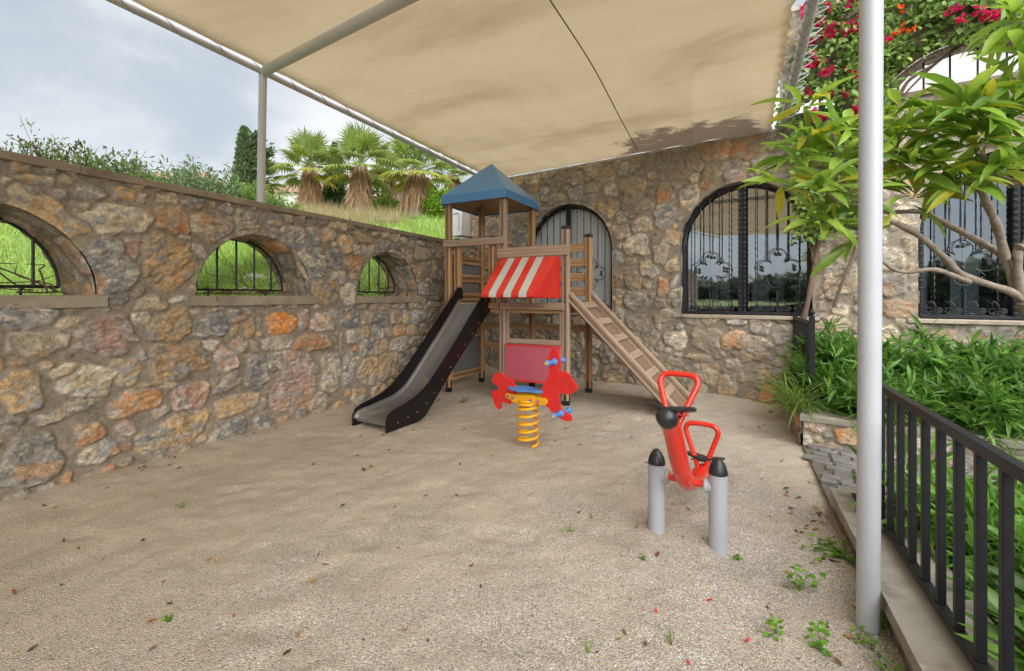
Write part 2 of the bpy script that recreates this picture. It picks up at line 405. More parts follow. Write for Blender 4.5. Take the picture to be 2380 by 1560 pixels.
Q = np.stack([idx[:-1, :-1], idx[1:, :-1], idx[1:, 1:], idx[:-1, 1:]], -1).reshape(-1, 4)[:, ::-1]
peb = -.13 + .19*sstep(4.2, 1.5, GY) + .10*sstep(-.5, 1.5, GX) - .22*sstep(-1.5, -3.2, .8995*GX-.437*GY)
tag(link('ground', fast_mesh('ground', np.stack([GX, GY, GZ], -1).reshape(-1, 3), Q, attrs={'peb': peb.ravel()}), None, M_ground), kind='structure')

# far ground sheet reaching the horizon
mb = MB(); S = 900
ring = [uv(-S, -S, -.06), uv(S, -S, -.06), uv(S, S, -.06), uv(-S, S, -.06)]
mb.add(ring, [(0, 3, 2, 1)] if True else [])
M_land = mat('far_land', (.10, .12, .06), .95, var=.4, vs_=.05)
tag(mb.build('land', M_land, smooth=False), kind='structure')

# ================================================================== RUBBLE WALLS
PAL = {  # (main, second, third)
 'g': ((.27, .255, .225), (.175, .175, .175), (.42, .37, .29)),
 'b': ((.15, .155, .165), (.24, .225, .20), (.40, .36, .30)),
 't': ((.34, .27, .185), (.23, .215, .195), (.46, .38, .27)),
 'w': ((.45, .39, .30), (.34, .28, .19), (.27, .27, .27)),
 'o': ((.43, .29, .15), (.35, .285, .20), (.24, .235, .225)),
 'r': ((.42, .20, .09), (.42, .29, .17), (.32, .27, .21)),
 'p': ((.36, .235, .18), (.27, .235, .21), (.44, .38, .31)),
}
MORTAR = np.array((.285, .243, .183))
A_ = "35,45,50,50,0,t|310,30,170,40,0,t|570,45,80,45,0,t|370,330,370,135,33,o|760,140,150,72,0,g|1070,165,130,60,0,o|1225,190,38,55,0,t|1320,195,18,32,0,r|1460,215,100,60,5,t|750,285,75,50,0,o|1010,380,320,125,-5,w|1490,390,140,125,0,r|1670,240,90,58,0,g|1960,300,60,55,0,g|1825,255,35,30,0,t|1820,455,190,120,0,t|2125,405,105,118,0,w|2320,440,70,110,0,g|905,790,270,225,45,g|1450,760,225,235,0,o|1130,640,90,95,20,p|1575,550,60,38,20,w|1700,665,80,55,20,w|1020,1080,95,50,-25,g|1300,1120,140,58,0,t|1560,1080,90,38,0,g|200,1220,280,95,0,g|590,1270,150,55,-5,t|320,1450,280,105,0,w|920,1390,270,175,0,p|1470,1300,200,130,-25,o|1210,1240,90,70,0,t|1830,1310,150,100,-15,b|2040,1230,70,60,0,g|2180,1170,70,48,0,t|2320,1160,60,50,0,g|2190,1320,85,75,-35,o|1800,1480,110,50,0,w|2050,1490,95,65,-30,p|1690,1180,50,22,0,o|1870,1170,80,25,0,t"
B_ = "1130,225,190,118,0,o|1310,220,32,32,0,r|1430,215,75,80,0,p|800,300,85,90,0,o|905,190,25,28,0,w|520,350,205,105,18,w|110,420,140,140,-20,o|10,240,25,60,0,o|410,545,210,42,-12,t|80,600,90,32,0,g|40,655,55,42,-10,g|185,860,205,165,0,g|570,720,95,110,0,r|610,800,125,85,10,w|860,490,165,78,-10,r|810,655,60,48,-15,p|1210,460,120,92,0,p|1090,680,230,98,-14,o|1440,370,95,52,-22,w|1500,505,140,62,-5,o|1450,680,130,62,-12,g|1655,620,52,50,0,g|1630,300,70,108,0,g|1745,240,72,58,-10,g|1870,365,125,185,18,p|1615,140,35,40,0,t|1765,115,100,48,0,w|1980,115,105,52,0,r|2150,100,35,50,0,g|2020,500,65,60,-30,t|2160,470,70,42,-25,o|1675,480,22,55,0,t|1910,560,30,40,0,g|1790,602,40,20,0,o|635,960,115,48,-14,r|410,990,35,55,15,r|310,1030,58,42,-15,w|90,1110,90,42,-18,g|790,872,50,32,-10,t|995,845,35,16,0,t|1320,820,80,26,-14,t|800,740,48,50,0,t|930,395,100,26,-8,t|1080,400,60,32,0,t|1360,360,28,28,0,t"
C_ = "150,100,78,98,0,g|330,195,95,92,0,g|500,190,58,78,0,g|610,175,50,55,0,o|395,50,32,34,0,t|295,45,30,33,0,t|480,390,108,115,20,g|640,370,75,80,0,g|550,310,33,38,0,t|740,250,54,74,0,o|870,195,80,38,10,o|965,165,20,18,0,r|915,300,60,48,0,w|1010,270,42,60,-10,g|825,290,45,38,0,t|1070,265,28,40,0,t|1135,290,38,55,10,g|1195,220,34,28,0,t|1265,250,25,30,0,o|1330,240,30,22,0,g|1340,320,65,50,0,w|1225,340,44,64,0,t|1475,315,36,44,0,o|805,410,68,72,0,r|800,480,30,40,0,o|690,510,58,50,10,w|585,615,98,98,0,o|760,640,58,85,0,w|1295,480,48,72,0,o|1380,440,36,58,0,t|1425,450,24,68,0,p|1480,490,34,50,0,g|1340,600,50,60,0,g|1450,620,54,60,0,g|245,870,112,85,0,R|50,890,54,74,0,o|410,840,44,78,0,p|560,860,92,72,5,p|650,795,38,44,0,g|870,725,35,30,0,o|1010,735,70,45,0,p|770,820,78,80,0,b|905,820,44,64,0,g|1010,820,62,58,10,g|1140,820,48,58,0,t|1210,820,20,54,0,o|1300,810,64,50,0,g|1160,730,60,28,0,g|1430,810,42,64,10,t|820,970,70,58,0,w|910,930,22,46,-15,o|990,945,44,64,0,g|1080,925,28,40,0,t|1160,920,46,42,0,r|1260,920,43,44,0,o|1350,910,36,44,0,t|1285,1010,42,40,0,t|905,1060,50,70,0,g|1020,1050,54,60,-10,o|1165,1035,72,58,0,w|695,1000,48,64,0,t|830,1065,26,26,0,r|849,1160,27,54,0,t|915,1235,80,105,12,o|1050,1200,50,108,12,o|1140,1140,17,50,0,r|1200,1130,42,58,0,g|765,1230,44,140,8,g|625,1245,72,150,0,w|840,1430,54,62,10,w|1000,1400,58,68,0,o|705,1450,72,48,-15,o|140,740,58,48,0,g|30,750,40,48,0,t|290,730,88,26,0,t|1120,1230,36,56,0,t|1090,1330,28,28,0,o"
PAL['R'] = ((.55, .20, .04), (.50, .24, .08), (.45, .27, .15))
def traced():
    out_ = []
    for s_, f in ((A_, lambda x, y: (x*.26856, 406.8+y*.26856)), (B_, lambda x, y: (x*.36621, 755.4+y*.36621)), (C_, lambda x, y: (581.1+x*.29798, 493.9+y*.29798))):
        for it in s_.split('|'):
            a = it.split(','); x, y, hw, hh, an = map(float, a[:5])
            x0, y0 = f(x, y); x1, _ = f(x-hw, y); x2, _ = f(x+hw, y); _, y1 = f(x, y-hh); _, y2 = f(x, y+hh)
            t0, z0 = onplane(x0, y0, (CX, CY), WD); ta, _ = onplane(x1, y0, (CX, CY), WD); tb, _ = onplane(x2, y0, (CX, CY), WD)
            z1 = onplane(x0, y1, (CX, CY), WD)[1]; z2 = onplane(x0, y2, (CX, CY), WD)[1]
            out_.append([(ta+tb)/2, z0, abs(ta-tb)/2*1.03, abs(z1-z2)/2*1.03, R(an), a[5]])
    return out_
class Field:
    """stones laid out on a wall plane (s along, z up); rasterised metric"""
    def __init__(f, s0, s1, z0, z1, stones, seed, pal='gtwobpr', weights=None, rmax=.2, rmin=.035, fill=2600, inhole=None, ok=None):
        rng = np.random.default_rng(seed); f.st = list(stones)
        res = .02; f.s0, f.z0 = s0, z0
        gs = np.arange(s0-.3, s1+.3, res); gzz = np.arange(z0-.2, z1+.3, res)
        occ = np.zeros((len(gs), len(gzz)), bool); SS, ZZ = np.meshgrid(gs, gzz, indexing='ij')
        def cells(s, z, a, b, an, k):
            r = max(a, b)*k
            i0, i1 = int((s-r-gs[0])/res), int((s+r-gs[0])/res)+2; j0, j1 = int((z-r-gzz[0])/res), int((z+r-gzz[0])/res)+2
            i0 = max(i0, 0); j0 = max(j0, 0); ds = SS[i0:i1, j0:j1]-s; dz = ZZ[i0:i1, j0:j1]-z
            x = ds*math.cos(an)+dz*math.sin(an); y = -ds*math.sin(an)+dz*math.cos(an)
            return (slice(i0, i1), slice(j0, j1)), (np.abs(x/(a*k))**2.6+np.abs(y/(b*k))**2.6) < 1
        for s in f.st:
            sl, mk = cells(*s[:5], 1.04); occ[sl] |= mk
        n = 0
        for i in range(fill):
            q = (i/fill)**.7; r = rmax*(1-q)+rmin*q; r *= rng.uniform(.8, 1.15)
            asp = rng.uniform(1.0, 1.75) if rng.random() < .75 else rng.uniform(.6, 1)
            a, b = r*math.sqrt(asp), r/math.sqrt(asp); an = rng.normal()*.22
            for tr in range(8):
                s = rng.uniform(s0, s1); z = rng.uniform(z0, z1)
                if ok is not None and not ok(s, z): continue
                sl, mk = cells(s, z, a, b, an, 1.05)
                o = occ[sl]
                if mk.sum() and (o & mk).sum() <= .035*mk.sum():
                    f.st.append([s, z, a, b, an, rng.choice(list(pal), p=weights)]); sl, mk = cells(s, z, a, b, an, 1.0); occ[sl] |= mk; break
        f.rng = rng
    def eval(f, S, Z, amp=1.0, warp=.05):
        smear = getattr(f, 'smear', .22)
        """S, Z flat arrays -> height, colour"""
        n = S.size
        Sw = S + warp*(fbm(S, Z, 6, 3, 11)-.5)*1.1; Zw = Z + warp*(fbm(S, Z, 6, 3, 23)-.5)*1.1
        Sw += .018*(fbm(S, Z, 26, 2, 31)-.5); Zw += .018*(fbm(S, Z, 26, 2, 37)-.5)
        m1 = np.full(n, 9.0); m2 = np.full(n, 9.0); idd = np.full(n, -1)
        order = np.argsort(Sw); so = Sw[order]
        rng = np.random.default_rng(5)
        prm = rng.random((len(f.st), 8))
        for i, (s, z, a, b, an, c) in enumerate(f.st):
            r = max(a, b)*1.35; lo = np.searchsorted(so, s-r); hi = np.searchsorted(so, s+r)
            ii = order[lo:hi]
            if not len(ii): continue
            ii = ii[np.abs(Zw[ii]-z) < r]
            if not len(ii): continue
            ds = Sw[ii]-s; dz = Zw[ii]-z
            x = ds*math.cos(an)+dz*math.sin(an); y = -ds*math.sin(an)+dz*math.cos(an)
            th = np.arctan2(y/b, x/a); pq = prm[i]
            rad = 1+.09*np.cos(3*th+6.28*pq[0])+.06*np.cos(5*th+6.28*pq[1])+.035*np.cos(7*th+6.28*pq[2])
            ex = 2.2+1.4*pq[3]
            m = (np.abs(x/a)**ex+np.abs(y/b)**ex)**(1/ex)/rad
            d = (1-m)*min(a, b)         # signed inner distance
            d = -d
            bet = d < m1[ii]
            m2[ii] = np.where(bet, m1[ii], np.minimum(m2[ii], d)); idd[ii] = np.where(bet, i, idd[ii]); m1[ii] = np.where(bet, d, m1[ii])
        e = np.minimum(-m1, (m2-m1)/2-.004)
        e = np.where(idd < 0, -1, e); edge = sstep(-.003, .014, e); hard = sstep(0, .006, e)
        k = np.clip(idd, 0, None); P = prm[k]
        st = np.array([[q[0], q[1], q[2], q[3]] for q in f.st]); dx = (S-st[k, 0])/np.maximum(st[k, 2], .05); dz = (Z-st[k, 1])/np.maximum(st[k, 3], .05)
        ang = (P[:, 4]-.5)*1.2; ca, sa = np.cos(ang), np.sin(ang)
        xs = S*ca+Z*sa + k*3.1; zs = -S*sa+Z*ca
        rid = 1-np.abs(2*fbm(xs*.55, zs*1.5, 13, 4, 51, .55)-1)            # slaty ridges
        fac = np.floor(fbm(xs, zs, 7, 2, 61)*7+.3*rid)/7                          # broken facets
        big = np.clip(np.minimum(st[k, 2], st[k, 3])/.12, .35, 1.3)
        hgt = edge*(.015+.016*P[:, 5] + .010*(P[:, 6]-.5)*dx*1.6+.012*(P[:, 7]-.35)*dz*1.6 + big*(.034*(rid-.72)+.030*(fac-.45)))
        mor = .006*(fbm(S, Z, 9, 4, 71)-.5)
        hgt = np.where(edge > 0, np.maximum(hgt, -.004)+mor*(1-edge), mor)*amp
        # colours
        cc = np.array([PAL[q[5]] for q in f.st])[k]
        f1 = sstep(.46, .60, fbm(xs, zs*1.3, 8, 5, 81, .6)); f2 = sstep(.55, .66, fbm(xs*1.1, zs*2, 12, 5, 91, .6))
        col = cc[:, 0]*(1-f1)[:, None]+cc[:, 1]*f1[:, None]; col = col*(1-f2)[:, None]+cc[:, 2]*f2[:, None]
        col *= (.78+.44*P[:, 1])[:, None]*(.80+.4*fbm(xs, zs, 30, 3, 95))[:, None]
        f3 = sstep(.66, .74, fbm(S, Z, 5, 4, 99))*.6; col = col*(1-f3)[:, None]+np.array((.40, .22, .10))*f3[:, None]; col = col*1.58
        mc = MORTAR*(.72+.56*fbm(S, Z, 3.5, 5, 101))[:, None]
        ly = sstep(.6-.4*(smear-.22), .75-.3*(smear-.22), fbm(S, Z, 3, 5, 111))[:, None]*smear; hc = hard[:, None]*(1-ly)
        return hgt, col*hc+mc*(1-hc), hard
def stone_mat(name):
    m = bpy.data.materials.new(name); m.use_nodes = True; t = m.node_tree; N = t.nodes.new; L = t.links.new
    p = t.nodes['Principled BSDF']; p.inputs['Roughness'].default_value = .82; p.inputs['Specular IOR Level'].default_value = .3
    a = N('ShaderNodeAttribute'); a.attribute_name = 'col'; s = N('ShaderNodeAttribute'); s.attribute_name = 'hard'
    g = N('ShaderNodeNewGeometry')
    n0 = N('ShaderNodeTexNoise'); n0.inputs['Scale'].default_value = 17; n0.inputs['Detail'].default_value = 11; n0.inputs['Roughness'].default_value = .74; n0.inputs['Distortion'].default_value = 1.2; L(g.outputs['Position'], n0.inputs['Vector'])
    r = N('ShaderNodeMapRange'); r.inputs[1].default_value = .32; r.inputs[2].default_value = .68; r.inputs[3].default_value = .55; r.inputs[4].default_value = 1.48; L(n0.outputs['Fac'], r.inputs[0])
    mu = N('ShaderNodeVectorMath'); mu.operation = 'SCALE'; L(a.outputs['Color'], mu.inputs[0]); L(r.outputs[0], mu.inputs['Scale'])
    # pale quartz veins
    n1 = N('ShaderNodeTexNoise'); n1.inputs['Scale'].default_value = 9; n1.inputs['Detail'].default_value = 5; n1.inputs['Distortion'].default_value = 2.5; L(g.outputs['Position'], n1.inputs['Vector'])
    ab = N('ShaderNodeMath'); ab.operation = 'SUBTRACT'; ab.inputs[1].default_value = .5; L(n1.outputs['Fac'], ab.inputs[0])
    ab2 = N('ShaderNodeMath'); ab2.operation = 'ABSOLUTE'; L(ab.outputs[0], ab2.inputs[0])
    r2 = N('ShaderNodeMapRange'); r2.inputs[1].default_value = .0; r2.inputs[2].default_value = .016; r2.inputs[3].default_value = .55; r2.inputs[4].default_value = 0; L(ab2.outputs[0], r2.inputs[0])
    mm = N('ShaderNodeMath'); mm.operation = 'MULTIPLY'; L(r2.outputs[0], mm.inputs[0]); L(s.outputs['Fac'], mm.inputs[1])
    mx = N('ShaderNodeMix'); mx.data_type = 'RGBA'; L(mm.outputs[0], mx.inputs[0]); L(mu.outputs[0], mx.inputs[6]); mx.inputs[7].default_value = (.50, .45, .38, 1)
    n5 = N('ShaderNodeTexNoise'); n5.inputs['Scale'].default_value = 15; n5.inputs['Detail'].default_value = 6; n5.inputs['Distortion'].default_value = 1.8; n5.inputs['Roughness'].default_value = .6
    sh = N('ShaderNodeVectorMath'); sh.operation = 'ADD'; sh.inputs[1].default_value = (7.3, 2.1, 4.4); L(g.outputs['Position'], sh.inputs[0]); L(sh.outputs[0], n5.inputs['Vector'])
    c1 = N('ShaderNodeMath'); c1.operation = 'SUBTRACT'; c1.inputs[1].default_value = .5; L(n5.outputs['Fac'], c1.inputs[0]); c2 = N('ShaderNodeMath'); c2.operation = 'ABSOLUTE'; L(c1.outputs[0], c2.inputs[0])
    r5 = N('ShaderNodeMapRange'); r5.inputs[1].default_value = .0; r5.inputs[2].default_value = .012; r5.inputs[3].default_value = .55; r5.inputs[4].default_value = 0; L(c2.outputs[0], r5.inputs[0])
    m5 = N('ShaderNodeMath'); m5.operation = 'MULTIPLY'; L(r5.outputs[0], m5.inputs[0]); L(s.outputs['Fac'], m5.inputs[1])
    mx5 = N('ShaderNodeMix'); mx5.data_type = 'RGBA'; L(m5.outputs[0], mx5.inputs[0]); L(mx.outputs[2], mx5.inputs[6]); mx5.inputs[7].default_value = (.10, .085, .07, 1)
    L(mx5.outputs[2], p.inputs['Base Color'])
    n2 = N('ShaderNodeTexNoise'); n2.inputs['Scale'].default_value = 34; n2.inputs['Detail'].default_value = 8; n2.inputs['Roughness'].default_value = .65; n2.inputs['Distortion'].default_value = .8; L(g.outputs['Position'], n2.inputs['Vector'])
    mr = N('ShaderNodeMapRange'); mr.inputs[3].default_value = .25; mr.inputs[4].default_value = 1.0; L(s.outputs['Fac'], mr.inputs[0])
    b = N('ShaderNodeBump'); b.inputs['Distance'].default_value = .03; L(mr.outputs[0], b.inputs['Strength']); L(n2.outputs['Fac'], b.inputs['Height']); L(b.outputs[0], p.inputs['Normal'])
    return m
M_stone = stone_mat('rubble_stone')

def wall_mesh(name, Pf, ts, zs, field, arches, parent, amp=1.0, top=None, zbot=None, keepfn=None):
    """front face sheet with arched openings; arches = (centre, halfwidth, z sill, z spring, radius, depth)"""
    T, Z = np.meshgrid(ts, zs, indexing='ij'); T = T.copy(); Z = Z.copy()
    inside = np.zeros(T.shape, bool)
    for (c, hw, zb, zp, dep) in arches:
        x = T-c; up = Z > zp
        rr = np.where(up, np.hypot(x, Z-zp), np.abs(x)); ins = (rr < hw) & (Z > zb)
        inside |= ins
    idx = np.arange(T.size).reshape(T.shape)
    q = np.stack([idx[:-1, :-1], idx[1:, :-1], idx[1:, 1:], idx[:-1, 1:]], -1).reshape(-1, 4)
    fi = inside.ravel(); q = q[~(fi[q].all(1))]
    if keepfn is not None:
        cT = T.ravel()[q].mean(1); cZ = Z.ravel()[q].mean(1); q = q[keepfn(cT, cZ)]
    h, col, hard = field.eval(T.ravel(), Z.ravel(), amp)
    h = h.reshape(T.shape)
    for (c, hw, zb, zp, dep) in arches:          # snap border verts onto the opening
        x = T-c; up = Z > zp; rr = np.where(up, np.hypot(x, Z-zp), np.abs(x)); ins = (rr < hw) & (Z > zb)
        sc_ = hw/np.maximum(rr, 1e-6)
        low = ins & (Z-zb < np.minimum(hw-rr, 9)) 
        a = ins & ~low
        T[a] = (c + x*sc_)[a]; Z[a & up] = (zp+(Z-zp)*sc_)[a & up]
        Z[low] = zb
        near = (rr < hw+.06) & (Z > zb-.05); h[near] *= .4
    V = Pf(T.ravel(), h.ravel(), Z.ravel())
    fl = Pf(np.array([0., 1, 0]), np.array([0., 0, 0]), np.array([0., 0, 1]))
    nrm = np.cross(fl[1]-fl[0], fl[2]-fl[0]); outw = Pf(np.array([0.]), np.array([1.]), np.array([0.]))[0]-fl[0]
    if nrm.dot(outw) < 0: q = q[:, ::-1]
    Vs = [V]; Qs = [q]; Cs = [col]; Hs = [hard]; b = len(V)
    for (c, hw, zb, zp, dep) in arches:          # reveals
        na = max(40, int(3.14*hw/.02)); nd = max(4, int(dep/.02))
        th = np.concatenate([np.linspace(0, math.pi, na)])
        px = list(c+hw*np.cos(th)); pz = list(zp+hw*np.sin(th))
        if zp > zb+.01:
            nl = max(2, int((zp-zb)/.04)); px = [c+hw]*nl+px+[c-hw]*nl; zl = np.linspace(zb, zp, nl, endpoint=False); pz = list(zl)+pz+list(zl[::-1])
        px = np.array(px); pz = np.array(pz); m = len(px)
        D = np.linspace(0, dep, nd)
        arcl = np.concatenate([[0], np.cumsum(np.hypot(np.diff(px), np.diff(pz)))])
        hh, cc, hd = field.eval(np.repeat(arcl, nd)*1.0+(c*1.7) % 4, np.tile(D, m)+.45, .7)
        inx = np.repeat(np.where(pz > zp, (px-c)/hw, np.sign(px-c)), nd); inz = np.repeat(np.where(pz > zp, (pz-zp)/hw, 0), nd)
        hh = hh*np.tile(sstep(0, .05, D), m)+.004
        tt = np.repeat(px, nd)-inx*hh; zz = np.repeat(pz, nd)-inz*hh
        Vr = Pf(tt, -np.tile(D, m), zz)
        ii = np.arange(m*nd).reshape(m, nd); qr = np.stack([ii[:-1, :-1], ii[:-1, 1:], ii[1:, 1:], ii[1:, :-1]], -1).reshape(-1, 4)+b
        Vs.append(Vr); Qs.append(qr); Cs.append(cc); Hs.append(hd); b += len(Vr)
    me = fast_mesh(name, np.concatenate(Vs), np.concatenate(Qs), cols=np.concatenate(Cs), attrs={'hard': np.concatenate(Hs)}, smooth=True)
    return link(name, me, parent, M_stone)
def PfW(t, h, z): return np.stack([CX+WD[0]*t+WN[0]*h, CY+WD[1]*t+WN[1]*h, z+0*t], -1)
def PfH(t, h, z): return np.stack([CX+HE[0]*t+HN[0]*h, CY+HE[1]*t+HN[1]*h, z+0*t], -1)

# ---- garden wall ----------------------------------------------------
TH = .55
gw = thing('garden_wall', 'long rubble stone garden wall with round arched openings and a flat coping', 'wall', wallP(0, 0, 0))
ARC = [(c, .655, 1.465, 1.465, TH) for c in (.88, 2.93, 4.98, 7.03, 9.08)]
def okw(s, z): return not any(abs(s-c) < r+.0 and z > zb and math.hypot(s-c, z-zp) < r+.03 for c, r, zb, zp, d in ARC)
fw = Field(-.1, 11, -.05, 2.45, [s for s in traced() if okw(s[0], s[1])], 4, weights=[.26, .30, .16, .14, .05, .06, .03], rmax=.15, rmin=.035, fill=1500, ok=okw)
ts = np.concatenate([np.arange(0, 2.2, .017), np.arange(2.2, 7.5, .012), np.arange(7.5, 11.01, .03)]); zs = np.arange(-.06, 2.415, .012)
wall_mesh('wall_face', PfW, ts, zs, fw, ARC, gw, amp=1.25)
mb = MB()                                        # back, ends and core faces
def wbox(mb, t0, t1, h0, h1, z0, z1, P=wallP):
    c = P((t0+t1)/2, (h0+h1)/2, (z0+z1)/2); ex = (P(t1, 0, 0)-P(t0, 0, 0))/2; ey = (P(0, h1, 0)-P(0, h0, 0))/2
    mb.box(c, ex, ey, Vector((0, 0, (z1-z0)/2)))
# back face with arch holes
outl = [(0, -.1), (11, -.1), (11, 2.41), (0, 2.41)]
holes = [[(c+r*math.cos(a), zp+r*math.sin(a)) for a in [math.pi*i/28 for i in range(29)]] for c, r, zb, zp, d in ARC]
o_ = wallP(0, -TH-.01, 0); mb.prism(outl, o_, Vector((WD[0], WD[1], 0)), Vector((0, 0, 1)), Vector((WN[0], WN[1], 0)), .02, holes)
M_back = mat('mortar_render', (.24, .20, .15), .9, var=.25, vs_=5, bump=.5, bs=30)
mb.build('wall_back', M_back, gw, smooth=False)
mb = MB(); wbox(mb, -.0, 11.1, -TH-.06, .045, 2.405, 2.468)
for i in range(14):                              # joints between coping slabs
    pass
o = mb.build('coping', M_conc, gw, bevel=.006)
def slab(name, m, P, t0, t1, h0, h1, z0, z1, parent, seed=1, res=.03, rough_=.006):
    """stone slab with slightly uneven front and top"""
    n = max(2, int((t1-t0)/res)); tt = np.linspace(t0, t1, n)
    prof = [(h0, z0), (h1-.004, z0), (h1, z0+.006), (h1, z1-.008), (h1-.01, z1), (h0, z1)]
    V = []
    for j, (h, z) in enumerate(prof):
        V.append(P(tt, h + (rough_*2*(fbm(tt, tt*0+j*.37, 5, 4, seed)-.5) if 0 < j < 5 else 0), z + rough_*(fbm(tt, tt*0+j, 4, 4, seed+3)-.5)))
    V = np.stack(V, 1); k = len(prof); ii = np.arange(n*k).reshape(n, k)
    q = np.stack([ii[:-1], np.roll(ii[:-1], -1, 1), np.roll(ii[1:], -1, 1), ii[1:]], -1).reshape(-1, 4)
    a = P(np.array([0., 1]), np.array([0., 0]), np.array([0., 0])); 
    if np.cross(a[1]-a[0], (0, 0, 1)).dot((P(np.array([0.]), np.array([1.]), np.array([0.]))-a[:1])[0]) > 0: q = q[:, ::-1]
    mb = MB(); mb.add([tuple(p) for p in V.reshape(-1, 3)], [tuple(x) for x in q]+[tuple(ii[0][::-1]), tuple(ii[-1])])
    return mb.build(name, m, parent, ang=30)
bpy.data.objects.remove(o)
for i in range(12): slab('coping', M_conc, PfW, i*.93-.02, (i+1)*.93-.024, -TH-.06, .045, 2.405, 2.468, gw, seed=i)
for i, (c, r, zb, zp, d) in enumerate(ARC):
    slab('sill', M_sill, PfW, c-.71, c+.71, -TH-.02, .05, 1.372, 1.468, gw, seed=20+i)
def tubeset(name, parent, items, m, label=None):
    mb = MB()
    for it in items: mb.tube(*it[:2], **(it[2] if len(it) > 2 else {}))
    return mb.build(name, m, parent, label=label)
rngp = random.Random(3)
for i, (c, r, zb, zp, d) in enumerate(ARC):
    g = thing('arch_grille', '', '', (0, 0, 0)); 
    for k_ in ('label', 'category'):
        if k_ in g: del g[k_]
    bpy.data.objects.remove(g)
    hh = -.40; rr = r-.085; its = []
    its.append(([wallP(c+rr*math.cos(a), hh, 1.53+rr*math.sin(a)) for a in [math.pi*k/30 for k in range(31)]], .012, dict(n=6)))
    its.append(([wallP(c-rr, hh, 1.535), wallP(c+rr, hh, 1.535)], .013, dict(n=6)))
    for x in (-.42, -.21, 0, .21, .42):
        zt = 1.53+math.sqrt(rr*rr-x*x); its.append(([wallP(c+x, hh, 1.535), wallP(c+x, hh, zt+(.09 if x == 0 else 0))], .011, dict(n=6)))
    for x in (-.35, .3): its.append(([wallP(c+x, hh, 1.45), wallP(c+x, hh, 1.53)], .011, dict(n=6)))
    tubeset('arch_grille', gw, its, M_black)

# ---- house ----------------------------------------------------------
hs = thing('house', 'rubble stone house wall with arched barred windows under a climbing vine', 'house', houseP(3, -.1, 0))
WIN = [(1.85, .87, 1.195, 2.285, .17), (4.72, .87, 1.195, 2.285, .17), (7.54, .87, 1.195, 2.285, .17)]
UP = [(5.62, .28, 3.98, 4.02, .35), (7.10, .90, 3.98, 3.57, .35), (9.35, .90, 3.98, 3.57, .35)]
HTOP = 3.80
allA = WIN+UP
def insA(s, z, g=0): return any(z > zb-.0 and ((z > zp and math.hypot(s-c, z-zp) < r+g) or (z <= zp and abs(s-c) < r+g)) for c, r, zb, zp, d in allA)
def okh(s, z): return not insA(s, z, .03)
def hp(x, y): return onplane(x, y, (CX, CY), HE)
HST = []
for x, y, a, b, an, c in ((1470,445,.20,.22,0,'o'),(1412,485,.19,.18,10,'o'),(1315,395,.13,.18,0,'p'),(1530,395,.2,.17,0,'t'),(1570,395,.24,.17,0,'o'),(1345,500,.08,.13,0,'r'),(1610,378,.19,.14,0,'o'),(1660,350,.26,.17,0,'r'),(1735,345,.24,.16,0,'r'),(1545,500,.17,.20,0,'g'),
    (1480,570,.22,.17,0,'w'),(1535,590,.13,.17,0,'t'),(1440,540,.19,.12,0,'w'),(1475,700,.2,.16,0,'b'),(1430,600,.14,.13,0,'g'),(1540,670,.09,.17,0,'r'),(1433,650,.13,.12,0,'r'),(1480,750,.19,.13,0,'w'),(1430,735,.15,.17,0,'g'),
    (1705,792,.19,.14,10,'r'),(1622,832,.20,.06,0,'o'),(1730,832,.07,.09,0,'o'),(1640,790,.22,.16,0,'t'),(1780,880,.24,.17,0,'o'),(1690,900,.14,.2,0,'w'),(1425,868,.20,.17,0,'o'),(1760,800,.18,.12,0,'w'),(1570,790,.2,.14,0,'w'),(1640,875,.17,.11,0,'t'),
    (2068,660,.17,.18,0,'g'),(2095,720,.2,.12,0,'r'),(2075,610,.12,.2,0,'w'),(1950,560,.22,.2,0,'t'),(1950,650,.2,.25,0,'t'),(1240,470,.16,.14,0,'g'),(1215,560,.14,.2,0,'b')):
    s_, z_ = hp(x, y); HST.append([s_, z_, a, b, R(an), c])
HST = [s for s in HST if okh(s[0], s[1])]
fh = Field(-.4, 10.6, -.05, 5.4, HST, 9, weights=[.30, .40, .10, .09, .04, .04, .03], rmax=.17, rmin=.035, fill=3800, ok=okh)
fh.smear = .62
ts = np.arange(-.38, 10.5, .0165); zs = np.concatenate([np.arange(-.06, 3.8, .0165), np.arange(3.8, 5.41, .03)])
zs[np.argmin(np.abs(zs-HTOP))] = HTOP
wall_mesh('wall_face', PfH, ts, zs, fh, allA, hs, amp=.85, keepfn=lambda t, z: (z < HTOP) | (t > 5.25))
mb = MB()
wbox(mb, -.38, 5.25, -.35, -.003, HTOP+.0, HTOP+.045, houseP)       # rendered wall head
wbox(mb, 5.2, 5.25, -.35, -.012, HTOP+.045, 5.4, houseP)
wbox(mb, 5.2, 10.5, -.35, .03, 5.4, 5.48, houseP)
mb.build('wall_head', mat('lime_render', (.50, .47, .41), .85, var=.25, vs_=6, bump=.4, bs=30, dirt=((.25, .2, .15), .55, 8)), hs, bevel=.01)
mb = MB()
